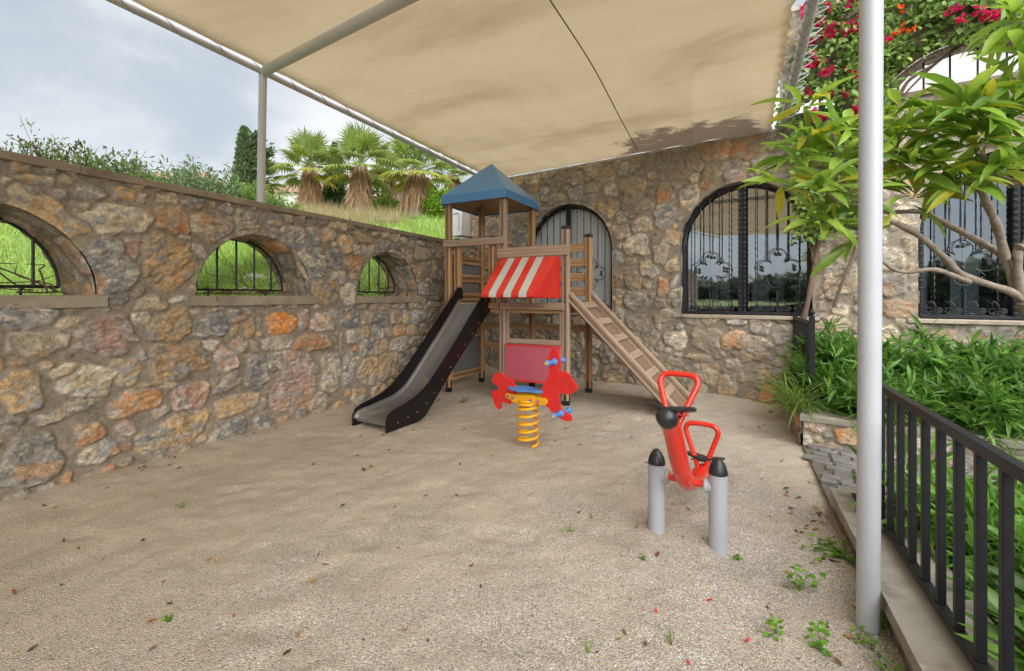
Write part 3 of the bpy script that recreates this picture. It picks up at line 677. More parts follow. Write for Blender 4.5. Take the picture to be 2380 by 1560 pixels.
# structure behind the face: solid piers between openings so that no light leaks
for a, b in ((-.38, .96), (2.74, 3.83), (5.61, 6.65), (8.43, 10.5)): wbox(mb, a, b, -.36, -.18, -.1, HTOP-.02, houseP)
for a, b in ((.96, 2.74), (3.83, 5.61), (6.65, 8.43)):
    wbox(mb, a, b, -.36, -.18, -.1, 1.13, houseP); wbox(mb, a, b, -.36, -.18, 3.19, HTOP-.02, houseP)
wbox(mb, -.38, -.33, -4.5, -.36, -.1, HTOP-.02, houseP)
wbox(mb, 10.45, 10.5, -4.5, -.36, -.1, HTOP-.02, houseP)
wbox(mb, -.38, 10.5, -4.6, -4.5, -.1, HTOP-.02, houseP)
mb.build('masonry_core', M_back, hs, smooth=False)
mb = MB(); wbox(mb, -.38, 10.5, -4.6, -.36, HTOP-.02, HTOP+.04, houseP); mb.build('terrace_slab', M_wht, hs, smooth=False)
# end wall facing left, above the garden wall coping
def PfE(t, h, z): return PfH(-.38-h, -t, z)
fe = Field(-.1, 4.6, -.05, 3.8, [], 12, weights=[.24, .36, .10, .13, .05, .05, .07], rmax=.16, fill=900)
T_, Z_ = np.arange(0, 4.6, .03), np.arange(-.06, 3.8, .03)
wall_mesh('end_wall', PfE, T_, Z_, fe, [], hs)
# room behind
mb = MB(); wbox(mb, -.3, 10.4, -3.0, -2.95, .3, 3.7, houseP); wbox(mb, -.3, 10.4, -2.95, -.36, .3, .36, houseP); wbox(mb, -.3, 10.4, -2.95, -.36, 3.62, 3.7, houseP)
for t in (3.25, 6.1): wbox(mb, t, t+.1, -2.95, -.36, .36, 3.62, houseP)
mb.build('room', M_int, hs, smooth=False)
M_glass = bpy.data.materials.new('window_glass'); M_glass.use_nodes = True
t_ = M_glass.node_tree; p_ = t_.nodes['Principled BSDF']; t_.nodes.remove(p_)
gl = t_.nodes.new('ShaderNodeBsdfGlossy'); gl.inputs['Roughness'].default_value = .015; gl.inputs[0].default_value = (.80, .82, .82, 1)
tr = t_.nodes.new('ShaderNodeBsdfTransparent'); tr.inputs[0].default_value = (.82, .86, .88, 1)
mxs = t_.nodes.new('ShaderNodeMixShader'); mxs.inputs[0].default_value = .40
t_.links.new(tr.outputs[0], mxs.inputs[1]); t_.links.new(gl.outputs[0], mxs.inputs[2]); t_.links.new(mxs.outputs[0], t_.nodes['Material Output'].inputs[0])
gn = t_.nodes.new('ShaderNodeTexNoise'); gn.inputs['Scale'].default_value = 1.6; bpn = t_.nodes.new('ShaderNodeBump'); bpn.inputs['Strength'].default_value = .06; bpn.inputs['Distance'].default_value = .05
t_.links.new(gn.outputs['Fac'], bpn.inputs['Height']); t_.links.new(bpn.outputs[0], gl.inputs['Normal'])

M_frost = mat('frosted_panel', (.56, .61, .64), .4, var=.05, vs_=2, coat=.15)
def arch_outline(c, r, zb, zp, n=36): return [(c-r, zb), (c+r, zb)]+[(c+r*math.cos(math.pi*i/n), zp+r*math.sin(math.pi*i/n)) for i in range(0, n+1)]
def scroll(cx, cz, r, sgn, hgt, n=26, a0=0, turns=1.4):
    return [houseP(cx+sgn*r*(1-.62*i/n)*math.cos(a0+turns*2*math.pi*i/n), hgt, cz+r*(1-.62*i/n)*math.sin(a0+turns*2*math.pi*i/n)) for i in range(n+1)]
EX = Vector((HE[0], HE[1], 0)); EN = Vector((HN[0], HN[1], 0)); EZ = Vector((0, 0, 1))
WLAB = ['arched window behind the wooden play tower, closed grey blinds and black bars',
        'middle arched window with black scrolled bars reflecting the canopy and sky',
        'rightmost arched window, partly behind the frangipani, dark glass and black bars']
for wi, (c, r, zb, zp, dep) in enumerate(WIN):
    wf = MB(); D = -.155
    wf.tube([houseP(c+(r-.035)*math.cos(a), D+.03, zp+(r-.035)*math.sin(a)) for a in [math.pi*k/40 for k in range(41)]], .034, n=8)
    for s in (-1, 1): wf.tube([houseP(c+s*(r-.035), D+.03, zb+.02), houseP(c+s*(r-.035), D+.03, zp)], .034, n=8)
    wbox(wf, c-r, c+r, D, D+.05, zb, zb+.045, houseP)
    window = wf.build('window', M_black, hs, label=WLAB[wi])
    g = MB(); g.prism(arch_outline(c, r-.02, zb+.02, zp), houseP(0, D-.02, 0), EX, EZ, EN, .006); g.build('glass', M_glass if wi else M_frost, window, smooth=False)
    tw = MB(); GD = -.06                     # twisted rope style frame of the grille
    for (pp) in ([houseP(c+(r-.03)*math.cos(a), GD, zp+(r-.03)*math.sin(a)) for a in [math.pi*k/90 for k in range(91)]],
                 [houseP(c-r+.03, GD, zb+.03+(zp-zb)*k/60) for k in range(61)], [houseP(c+r-.03, GD, zb+.03+(zp-zb)*k/60) for k in range(61)],
                 [houseP(c-.035, GD, zb+.03+(zp+r-zb-.06)*k/90) for k in range(91)], [houseP(c+.035, GD, zb+.03+(zp+r-zb-.06)*k/90) for k in range(91)]):
        tw.tube(pp, .022, n=3, twist=70)
        tw.tube(pp[::6]+[pp[-1]], .013, n=6)
    wbox(tw, c-r+.02, c+r-.02, GD-.015, GD+.015, zb+.01, zb+.045, houseP)
    wbox(tw, c-.05, c+.05, GD-.02, GD-.012, zb+.04, zp+r-.06, houseP)
    tw.build('grille_frame', M_black, window)
    bars = MB()
    for s in (-1, 1):
        cc = c+s*(r*.5+.01)
        for k in (-.27, -.135, 0, .135, .27):
            x = cc-c+k*s
            if abs(x) > r-.07: continue
            zt = zp+math.sqrt((r-.04)**2-x*x); lo, hi = zb+.04, zt
            segs = [(lo, hi)] if abs(k) > .2 else [(lo, zb+.36 if abs(k) < .05 else zb+.20), (zp-.17 if abs(k) < .05 else zp-.26, hi)]
            if .2 > abs(k) > .05: segs = [(zp-.30, hi)]
            for a, b in segs: bars.tube([houseP(c+x, GD, a+(b-a)*j/20) for j in range(21)], .0098, n=4, twist=40)
    bars.build('bars', M_black, window)
    for s in (-1, 1):
        orn = MB(); cc = c+s*(r*.5+.01); zc = zb+.68
        for k in range(4):                    # four open rings in a quatrefoil
            a = math.pi/2*k; ox, oz = cc+.165*math.cos(a), zc+.165*math.sin(a)
            orn.tube([houseP(ox+.115*math.cos(a+q), GD+.012, oz+.115*math.sin(a+q)) for q in [(-2.25+4.5*j/26) for j in range(27)]], .0062, n=6)
            a2 = a+math.pi/4; p0 = (cc+.12*math.cos(a2), zc+.12*math.sin(a2)); p1 = (cc+.235*math.cos(a2), zc+.235*math.sin(a2))
            orn.tube([houseP(p0[0], GD+.012, p0[1]), houseP(p1[0], GD+.012, p1[1])], [.011, .005], n=6)
            for q in (-.55, .55):             # small leaves inside each ring
                b_ = a+q; lx, lz = ox+.045*math.cos(b_), oz+.045*math.sin(b_); u_ = (math.cos(b_+.4*q), math.sin(b_+.4*q)); w_ = (-u_[1], u_[0])
                pts = [(0, -.032), (.026, -.008), (.03, .02), (.008, .012), (0, .036), (-.012, .012), (-.03, .02), (-.024, -.01)]
                orn.prism([(lx+w_[0]*p*.8+u_[0]*v*.9, lz+w_[1]*p*.8+u_[1]*v*.9) for p, v in pts], houseP(0, GD+.012, 0), EX, EZ, EN, .008)
        orn.build('rosette', M_black, window)
        for x in (-.27, -.10, .10, .27):    # scrolls along the bottom rail
            orn = MB()
            for q in (-1, 1):
                orn.tube(scroll(cc+x+q*.04, zb+.10, .043, q, GD+.01, a0=math.pi, turns=1.3), .006, n=5)
            orn.tube(smooth_path([houseP(cc+x, GD+.01, zb+.06), houseP(cc+x+.01, GD+.01, zb+.15), houseP(cc+x-.03, GD+.01, zb+.21), houseP(cc+x-.045, GD+.01, zb+.18)], 5), .006, n=5)
            orn.prism([(cc+x+.02, zb+.08), (cc+x+.055, zb+.07), (cc+x+.07, zb+.09), (cc+x+.055, zb+.115), (cc+x+.03, zb+.11)], houseP(0, GD+.012, 0), EX, EZ, EN, .006)
            orn.build('scroll', M_black, window)
    slab('sill', M_marb, PfH, c-r-.10, c+r+.08, -.16, .05, zb-.055, zb-.003, window, seed=40+wi, rough_=.002)
    bl = MB()
    if wi == 0:
        for k in range(13): 
            x = c-r+.02+k*.14
            if x+.07 < c+r: hz = zp+math.sqrt(max(0, (r-.05)**2-(x+.066-c)**2)); bl.box(houseP(x+.066, -.168, (zb+.05+hz)/2), EX*.0035, EN*.002, EZ*((hz-zb-.05)/2))
    else:
        for k, x in enumerate((-.84, -.5, -.36, .08, .18, .40, .66)): bl.box(houseP(c+x+.05, -.5-.01*k, 1.95), EX*(.05 if k % 2 else .07), EN*.004, EZ*.9)
    bl.build('blind', M_blind, window, smooth=False)
for q_ in ((houseP(5.0, -1.9, .85), EX*.5, EN*.25, EZ*.5), (houseP(7.4, -1.6, 1.35), EX*.25, EN*.02, EZ*.9), (houseP(7.9, -2.2, 1.4), EX*.3, EN*.3, EZ*1.0)):
    mb = MB(); mb.box(*q_); mb.build('cabinet', M_dark, hs, bevel=.01)
# upper arches: bars and sills
for i, (c, r, zb, zp, dep) in enumerate(UP):
    slab('terrace_sill', M_conc, PfH, c-min(r, .95)-.03, c+min(r, .95)+.03, -.36, .04, zb-.07, zb, hs, seed=60+i)
    its = []
    for k in ((-.6, -.36, -.12, .12, .36, .6) if r > .5 else (.05,)): its.append(([houseP(c+k, -.15, zb), houseP(c+k, -.15, zp+math.sqrt(r*r-k*k)+.03)], .011, dict(n=6)))
    tubeset('terrace_grille', hs, its, M_black)
wb = thing('white_building', 'white clapboard terrace building seen through the upper arches', 'building', houseP(7, -2.4, 3.84))
mb = MB()
for k in range(16): mb.extr([(0, 0), (.02, .0), (.045, .13), (0, .135)], houseP(3.5, -2.4, 3.86+k*.135), houseP(10.4, -2.4, 3.86+k*.135), EN, EZ)
mb.build('clapboards', M_wht, wb, smooth=False)
mb = MB(); wbox(mb, 3.5, 10.4, -3.4, -2.41, 3.85, 6.1, houseP); mb.build('wall', M_wht, wb, smooth=False)

# ================================================================== SHADE CANOPY
_stud = {}
def studs(name, m, parent, items, r=.008):
    for p, ax in items:
        k = (name, r, m.name)
        if k not in _stud:
            mb = MB(); mb.lathe([(0, -.002), (r, -.002), (r*.75, .004), (0, .005)], (0, 0, 0), (0, 0, 1), n=8)
            me = bpy.data.meshes.new(name); me.from_pydata(mb.v, [], mb.f); me.materials.append(m); _stud[k] = me
        o = link(name, _stud[k], parent); o.matrix_basis = o.matrix_basis @ (Matrix.Translation(Vector(p)) @ Vector(ax).to_track_quat('Z', 'Y').to_matrix().to_4x4())
def dxy(a, b): return (Vector(b)-Vector(a)).normalized()
cp = thing('shade_canopy', 'tan shade canopy laced to white steel pipes over the play area', 'canopy', gz(2018, 1450))
KC = Vector((-.403, 9.47, 3.85)); KP = Vector((-2.80, 5.12, 4.0)); KR = Vector((3.90, 6.59, 3.85))
dL = (KP-KC); KL = KC + dL*3.2                       # left pipe runs on past the camera
PT = Vector((1.60, 2.02, 3.85)); dR = (PT-KR); KN = KR + dR*2.9
tubeset('edge_pipe', cp, [([KL, KC], .045, dict(n=16))], M_pipe)
tubeset('edge_pipe', cp, [([KC, KR], .040, dict(n=16))], M_pipe)
tubeset('edge_pipe', cp, [([KR+dR*-.012, KN], .045, dict(n=16))], M_pipe)
tubeset('cross_beam', cp, [([KP+Vector((0, 0, -.01)), PT], .055, dict(n=18))], M_pipe)
foot = Vector((1.588, 2.03, -.02))
tubeset('post', cp, [([foot, PT], .0435, dict(n=28))], M_white)
cpost = [KP+Vector((0, 0, -.02)), Vector((KP.x, KP.y, 2.0))]
tubeset('post', cp, [([Vector((-2.83, 5.12, 2.30)), KP], .042, dict(n=24))], M_pipe)
mb = MB(); mb.lathe([(.0, 0), (.10, 0), (.10, .012), (.05, .014), (.05, .05), (0, .05)], Vector((-2.83, 5.12, 2.468)), n=24); mb.build('base_plate', M_pipe, cp)
mb = MB(); mb.lathe([(.0, 0), (.07, 0), (.075, .02), (.06, .05), (0, .05)], KR+Vector((.02, -.02, -.05)), dR, n=20); mb.build('end_collar', M_white, cp)
# fabric
def canopy_pt(a, b):
    """a: 0 at house .. 1 near end ; b: 0 left .. 1 right"""
    l = KC + (KL-KC)*a; r = KR + (KN-KR)*a
    return l + (r-l)*b
na, nb = 320, 130
A = np.linspace(0.006, .985, na); B = np.linspace(0, 1, nb)
AA, BB = np.meshgrid(A, B, indexing='ij')
lenA = (KL-KC).length; 
inL = .012+.004*np.abs(np.sin(AA*lenA*math.pi/.55)); inR = .022+.006*np.abs(np.sin(AA*lenA*math.pi/.22))
Bc = inL+(1-inL-inR)*BB
Ac = np.clip(AA+.0*BB, 0, 1)
kc, kl, kr, kn = (np.array(v) for v in (KC, KL, KR, KN))
Lp = kc+(kl-kc)*Ac[..., None]; Rp = kr+(kn-kr)*Ac[..., None]; FV = Lp+(Rp-Lp)*Bc[..., None]
FV[..., 2] += .055 - .05*np.sin(BB*math.pi)*np.sin(np.clip(AA*2.2, 0, 1)*math.pi)*.8 + .006*(fbm(FV[..., 0], FV[..., 1], 1.3, 3, 7)-.5) + .006*np.sin((BB*9+AA*3)*6)*sstep(.35, 0, AA)
FV[..., 2] -= .03*sstep(.93, 1, BB) + .035*sstep(.03, 0, BB) + .03*sstep(.02, 0, AA)
idx = np.arange(AA.size).reshape(AA.shape); q = np.stack([idx[:-1, :-1], idx[1:, :-1], idx[1:, 1:], idx[:-1, 1:]], -1).reshape(-1, 4)
sx, sy = AA*lenA, BB*5.1
mold = (sstep(.10, .014, AA)*sstep(.46, .66, BB)*sstep(1.02, .93, BB*1.0+AA*.2))
edge_w = sstep(.985, 1.0, BB)*.8+sstep(.018, .004, BB)*.8+sstep(.012, .004, AA)*.3
def fabric_mat():
    m = bpy.data.materials.new('shade_net'); m.use_nodes = True; t = m.node_tree; N = t.nodes.new; L = t.links.new
    p = t.nodes['Principled BSDF']; p.inputs['Roughness'].default_value = .9; p.inputs['Specular IOR Level'].default_value = .1
    g = N('ShaderNodeAttribute'); g.attribute_name = 'sx'; g2 = N('ShaderNodeAttribute'); g2.attribute_name = 'sy'
    c = N('ShaderNodeCombineXYZ'); L(g.outputs['Fac'], c.inputs[0]); L(g2.outputs['Fac'], c.inputs[1])
    m1 = N('ShaderNodeMapping'); m1.inputs['Scale'].default_value = (1.0, .35, 1); m1.inputs['Rotation'].default_value = (0, 0, R(20)); L(c.outputs[0], m1.inputs[0])
    n1 = N('ShaderNodeTexNoise'); n1.inputs['Scale'].default_value = 1.0; n1.inputs['Detail'].default_value = 9; n1.inputs['Roughness'].default_value = .55; n1.inputs['Distortion'].default_value = .4; L(m1.outputs[0], n1.inputs['Vector'])
    r = N('ShaderNodeValToRGB'); e = r.color_ramp.elements; e[0].position = .30; e[0].color = (.285, .205, .10, 1); e[1].position = .74; e[1].color = (.435, .33, .20, 1)
    x = e.new(.48); x.color = (.385, .29, .165, 1); L(n1.outputs['Fac'], r.inputs[0])
    m2 = N('ShaderNodeMapping'); m2.inputs['Scale'].default_value = (11, 1.4, 1); L(c.outputs[0], m2.inputs[0])
    n2 = N('ShaderNodeTexNoise'); n2.inputs['Scale'].default_value = 2.0; n2.inputs['Detail'].default_value = 8; n2.inputs['Roughness'].default_value = .7; L(m2.outputs[0], n2.inputs['Vector'])
    mr = N('ShaderNodeMapRange'); mr.inputs[1].default_value = .3; mr.inputs[2].default_value = .7; mr.inputs[3].default_value = .95; mr.inputs[4].default_value = 1.04; L(n2.outputs['Fac'], mr.inputs[0])
    sc1 = N('ShaderNodeVectorMath'); sc1.operation = 'SCALE'; L(r.outputs[0], sc1.inputs[0]); L(mr.outputs[0], sc1.inputs['Scale'])
    m3 = N('ShaderNodeMapping'); m3.inputs['Scale'].default_value = (2.6, 2.0, 1); m3.inputs['Location'].default_value = (.4, 0, 0); L(c.outputs[0], m3.inputs[0])
    n3 = N('ShaderNodeTexNoise'); n3.inputs['Scale'].default_value = 1.1; n3.inputs['Detail'].default_value = 11; n3.inputs['Roughness'].default_value = .72; n3.inputs['Distortion'].default_value = .5; L(m3.outputs[0], n3.inputs['Vector'])
    ma = N('ShaderNodeAttribute'); ma.attribute_name = 'mold'
    ad = N('ShaderNodeMath'); ad.operation = 'MULTIPLY_ADD'; L(ma.outputs['Fac'], ad.inputs[0]); ad.inputs[1].default_value = .45; L(n3.outputs['Fac'], ad.inputs[2])
    th = N('ShaderNodeMapRange'); th.inputs[1].default_value = .68; th.inputs[2].default_value = .80; L(ad.outputs[0], th.inputs[0])
    mx = N('ShaderNodeMix'); mx.data_type = 'RGBA'; L(th.outputs[0], mx.inputs[0]); L(sc1.outputs[0], mx.inputs[6]); mx.inputs[7].default_value = (.11, .065, .03, 1)
    eb = N('ShaderNodeAttribute'); eb.attribute_name = 'hem'; mx2 = N('ShaderNodeMix'); mx2.data_type = 'RGBA'; L(eb.outputs['Fac'], mx2.inputs[0]); L(mx.outputs[2], mx2.inputs[6]); mx2.inputs[7].default_value = (.16, .11, .035, 1)
    L(mx2.outputs[2], p.inputs['Base Color'])
    tr = N('ShaderNodeBsdfTranslucent'); L(mx2.outputs[2], tr.inputs[0])
    ms = N('ShaderNodeMixShader'); ms.inputs[0].default_value = .66; L(p.outputs[0], ms.inputs[1]); L(tr.outputs[0], ms.inputs[2])
    tp = N('ShaderNodeBsdfTransparent'); ms2 = N('ShaderNodeMixShader'); ms2.inputs[0].default_value = .05; L(ms.outputs[0], ms2.inputs[1]); L(tp.outputs[0], ms2.inputs[2])
    L(ms2.outputs[0], t.nodes['Material Output'].inputs[0])
    wv = N('ShaderNodeTexWave'); wv.inputs['Scale'].default_value = 28; wv.inputs['Distortion'].default_value = 1.5; wv.inputs['Detail'].default_value = 2; L(c.outputs[0], wv.inputs['Vector'])
    b = N('ShaderNodeBump'); b.inputs['Strength'].default_value = .05; b.inputs['Distance'].default_value = .002; L(wv.outputs['Fac'], b.inputs['Height']); L(b.outputs[0], p.inputs['Normal'])
    return m
link('fabric', fast_mesh('fabric', FV.reshape(-1, 3), q, attrs={'sx': sx.ravel(), 'sy': sy.ravel(), 'mold': mold.ravel(), 'hem': edge_w.ravel()}), cp, fabric_mat())
# seam rope under the fabric
s0 = at(1480, 347, 7.35); s1 = at(1278, 0, 3.66)
sb0 = (s0-Vector((0, 0, 0)));
pts = smooth_path([at(1482, 349, (3.80-H)*F/(692-349)), at(1440, 272, (3.835-H)*F/(692-272)), at(1378, 155, (3.84-H)*F/(692-155)), at(1278, 0, (3.85-H)*F/692), at(1180, -150, (3.85-H)*F/842)], 8)
tubeset('seam', cp, [([Vector((p.x, p.y, p.z)) for p in pts], .006, dict(n=5))], mat('seam_thread', (.12, .085, .045), .9))
# lacing: spiral loops round the pipes
def lacing(P0, P1, r, step, side, n=None, off=.1):
    mb = MB(); P0, P1 = Vector(P0), Vector(P1); d = (P1-P0); ln = d.length; d.normalize(); s = d.cross(EZ).normalized()*side; m = int(ln/step); rg = random.Random(5)
    pts = []
    for i in range(m*12):
        a = 2*math.pi*i/12; c = P0+d*(i/12*step + .02*math.sin(i*.31)); ox = math.cos(a); oz = math.sin(a)
        ex = r+.006
        p = c + s*(-ox*ex if ox > -.3 else -ox*(ex+off*(abs(ox)**2)) ) + EZ*(oz*ex + (.035*abs(ox) if ox < 0 else 0))
        pts.append(p)
    mb.tube(pts, .0042, n=4); return mb
lacing(KR, KR+dR*1.0, .045, .165, -1, off=.085).build('lacing', M_white, cp)
lacing(KC, KC+dL*1.7, .045, .42, 1, off=.03).build('lacing', M_white, cp)
lacing(KC, KR, .040, .21, 1, off=.03).build('lacing', M_white, cp)

M_ramp = mat('ramp_ply', (.22, .145, .09), .75, var=.2, grain=(1.3, 28, 28), col2=(.31, .21, .135), bump=.2)
# ================================================================== PLAY TOWER
a3 = Vector((.4658, .8849, 0)); b3 = Vector((.8849, -.4658, 0)); SP = .96
PA = Vector((-.973, 7.0, 0)); PB = PA+a3*SP; PD = PA+b3*SP; PG = PD+a3*SP; PE = PD+b3*SP; PF = PE+a3*SP
def sect(w_, h_, g=(.33, .66), gd=.0055, gw_=.0045, ch=.007, both=True):
    """plank section w_ x h_, shallow grooves on the faces across w_"""
    x, y = w_/2, h_/2; p = []
    def side(xa, ya, xb, yb, nx, ny, gr):
        o = [(xa, ya)]; L_ = math.hypot(xb-xa, yb-ya); ux, uy = (xb-xa)/L_, (yb-ya)/L_
        for t in gr:
            c = t*L_
            for dd, k in ((-gw_, 0), (-gw_*.4, 1), (gw_*.4, 1), (gw_, 0)): o.append((xa+ux*(c+dd)-nx*gd*k, ya+uy*(c+dd)-ny*gd*k))
        o.append((xb, yb)); return o
    p += side(-x+ch, -y, x-ch, -y, 0, -1, [1-t for t in g]); p += side(x, -y+ch, x, y-ch, 1, 0, g if both == 'all' else ())
    p += side(x-ch, y, -x+ch, y, 0, 1, g); p += side(-x, y-ch, -x, -y+ch, -1, 0, g if both == 'all' else ())
    return p
tw_ = thing('play_tower', 'wooden play tower with blue pyramid roof, shop front and climbing ramp', 'play tower', (PA+PF)/2)
def post(P, z0, z1, m, cap=False, parent=tw_):
    mb = MB(); mb.extr(sect(.094, .094, g=(.3, .7), both='all', ch=.012), P+EZ*z0, P+EZ*z1, b3, a3); o = mb.build('post', m, parent, ang=25)
    if cap:
        c = MB(); h = .052; 
        for (s0_, z_a, s1_, z_b) in ((h, 0, h, .035), (h, .035, .030, .055)):
            vs4 = [P+EZ*(z1-.004+z_a)+b3*i*s0_+a3*j*s0_ for i, j in ((-1, -1), (1, -1), (1, 1), (-1, 1))]+[P+EZ*(z1-.004+z_b)+b3*i*s1_+a3*j*s1_ for i, j in ((-1, -1), (1, -1), (1, 1), (-1, 1))]
            c.add(vs4, [(0, 1, 5, 4), (1, 2, 6, 5), (2, 3, 7, 6), (3, 0, 4, 7), (4, 5, 6, 7), (3, 2, 1, 0)])
        c.build('post_cap', M_cap, o, bevel=.004)
    if z0 < .2:
        for q in (-1, 1):
            s = MB(); s.box(P+b3*q*.049+EZ*.10, b3*.0025, a3*.018, EZ*.085); br = s.build('foot_bracket', M_black, o)
        s = MB(); s.box(P-a3*.049+EZ*.09, b3*.016, a3*.0025, EZ*.085); s.build('foot_bracket', M_black, o)
        studs('bolt', M_bolt, o, [(P-a3*.052+EZ*zz, -a3) for zz in (.08, .14)], r=.006)
        s = MB(); s.box(P+EZ*.0, b3*.04, a3*.03, EZ*.085); s.build('steel_foot', M_black, o)
    return o
for P, z1, m, cp_ in ((PA, 2.95, M_wood, 0), (PB, 2.95, M_wood, 0), (PD, 2.95, M_grey, 0), (PG, 2.95, M_wood, 0), (PE, 2.37, M_grey, 1), (PF, 2.375, M_wood, 1)):
    post(P, .075, z1, m, cp_)
for e_ in (.165, .80): post(PA+b3*SP*e_+a3*.02, 1.30, 2.30, M_wood, True)
def board(p0, p1, z0, z1, m, off=0, th=.034, over=.0, name='board', g=(.33, .66), n=None):
    """board on edge between p0 and p1, shifted by off along its normal"""
    p0, p1 = Vector(p0), Vector(p1); d = (p1-p0).normalized(); nrm = d.cross(EZ); zc = (z0+z1)/2
    q0 = p0-d*over+nrm*off+EZ*zc; q1 = p1+d*over+nrm*off+EZ*zc
    mb = MB(); mb.extr(sect(z1-z0, th, g=g), q0, q1, EZ, nrm); o = mb.build(name, m, tw_, ang=25)
    if off: studs('screw', M_rust, o, [(q+d*s*(.03+over*.6)+EZ*(z1-z0)*zz+nrm*th/2, nrm) for q, s in ((q0, 1), (q1, -1)) for zz in (-.28, .28)], r=.0055)
    return o
fr = .066
board(PA, PD, 2.22, 2.32, M_grey, off=fr, over=.05, name='handrail')                 # above slide (nrm points outwards)
board(PD, PE, 2.015, 2.15, M_grey, off=fr, over=.055, name='handrail')
board(PD, PE, 1.285, 1.375, M_grey, off=fr+.012, over=-.0, name='shelf_board')
for k, (z0, z1) in enumerate(((1.48, 1.605), (1.705, 1.83), (1.93, 2.06), (2.155, 2.285))):
    board(PG, PF, z0, z1, M_wood, off=-.0, over=-.05, name='barrier_board'); board(PB, PG, z0, z1, M_wood, off=0, over=-.05, name='barrier_board')
for z0, z1 in ((1.40, 1.525), (1.70, 1.83), (1.99, 2.12), (.80, .895), (.165, .275)):
    board(PB, PA, z0, z1, M_wood, off=0, over=-.05, name='barrier_board')
mb = MB(); mb.box((PA+PB)/2-b3*.028+EZ*1.75, a3*.44, b3*.006, EZ*.33); mb.build('grey_infill', M_gpan, tw_)
mb = MB(); mb.box((PA+PB)/2-b3*.028+EZ*.53, a3*.44, b3*.006, EZ*.30); mb.build('grey_infill', M_gpan, tw_)
for z0, z1 in ((.93, 1.03), (.60, .69)): board(PB, PG, z0, z1, M_wood, off=0, over=-.05, name='cross_rail')
board(PG, PF, .93, 1.03, M_wood, off=0, over=-.05, name='cross_rail')
for p0, p1 in ((PA, PD), (PB, PG), (PD, PE), (PG, PF), (PE, PF), (PB, PA)): board(p0, p1, 1.235, 1.335, M_wood, off=.0, over=-.05, name='deck_joist')
for i in range(9):                                  # deck
    for p0 in (PA, PD):
        c = p0+a3*(.055+i*.106)+EZ*1.352; mb = MB(); mb.extr(sect(.098, .026), c+b3*.02, c+b3*(SP-.02), a3, EZ); mb.build('deck_board', M_wood, tw_, ang=25)
board(PA, PD, 1.295, 1.375, M_wood, off=.05, over=-.05, name='deck_edge')
# shop front
for e_ in (.075, .925): 
    P = PD+b3*SP*e_; mb = MB(); mb.extr(sect(.035, .05, g=()), P+EZ*.80, P+EZ*1.26, b3, a3); mb.build('frame_stile', M_grey, tw_)
board(PD, PE, .80, .872, M_grey, off=.01, over=-.05, name='counter', g=())
pp = PD+b3*SP*.5-a3*.062
mb = MB(); mb.prism([(-.415, .28), (.44, .28), (.44, .80), (-.415, .80)], pp, b3, EZ, -a3, .02); o = mb.build('shop_panel', M_pink, tw_, bevel=.006)
for x0, x1, z0, z1 in ((-.415, .44, .775, .80), (-.415, .44, .28, .305)):
    mb = MB(); mb.prism([(x0+.004, z0+.002), (x1-.004, z0+.002), (x1-.004, z1-.002), (x0+.004, z1-.002)], pp-a3*.0125, b3, EZ, -a3, .003); mb.build('trim', M_red, o)
studs('bolt', M_rust, o, [(pp+b3*x+EZ*z-a3*.01, -a3) for x in (-.40, .425) for z in (.40, .55, .68)]+[(pp+b3*x+EZ*.788-a3*.014, -a3) for x in (-.2, .15)], r=.007)
# awning
AO = PD-a3*.085; OUT = -a3
def aw(e_, o_, z): return AO+b3*e_+OUT*o_+EZ*z
def aw_strip(e0, e1, m, par):
    mb = MB(); P = [(.015, 2.005), (.05, 2.0), (.57, 1.525), (.585, 1.50), (.585, 1.455), (.575, 1.455), (.57, 1.495), (.04, 1.985)]
    sh = lambda e_, o_: e_
    L_ = [aw(e0, o_, z) for o_, z in P]; R_ = [aw(e1, o_, z) for o_, z in P]; n = len(P)
    mb.add(L_+R_, [(i, (i+1) % n, n+(i+1) % n, n+i) for i in range(n)]+[tuple(range(n))[::-1], tuple(range(n, 2*n))])
    return mb.build('awning_stripe', m, par, ang=50)
mb = MB(); mb.prism([(.00, 1.44), (.90, 1.44), (.90, 2.01), (.00, 2.01)], PD-a3*.068, b3, EZ, OUT, .014); awn = mb.build('awning', M_awnr, tw_)
e0, e1 = .045, .80
for i in range(7):
    aw_strip(e0+(e1-e0)*i/7, e0+(e1-e0)*(i+1)/7-.0008, M_awnr if i % 2 == 0 else M_awnw, awn)
for e_ in (e0+.004, e1+.004):
    mb = MB(); tri = [(.0, 2.0), (.05, 1.995), (.572, 1.515), (.58, 1.45), (.0, 1.45)]
    # the cheeks splay out a little towards the board
    spl = .07 if e_ > .5 else -.02
    v = [aw(e_+(spl if o_ < .1 else 0), o_, z) for o_, z in tri]; v2 = [p-b3*.008 for p in v]
    mb.add(v+v2, [(0, 1, 2, 3, 4), (9, 8, 7, 6, 5)]+[(i, 5+i, 5+(i+1) % 5, (i+1) % 5) for i in range(5)])
    mb.add([aw(e1+.002, .05, 1.997), aw(e1+.002, .572, 1.518), aw(e1+.074, .01, 1.995)], [(0, 1, 2)]) if e_ > .5 else None
    mb.build('awning_cheek', M_awnr, awn, smooth=False)
studs('bolt', M_bolt, awn, [(PD-a3*.075+b3*x+EZ*z, OUT) for x, z in ((.02, 1.97), (.885, 1.98), (.885, 1.75), (.885, 1.55))])
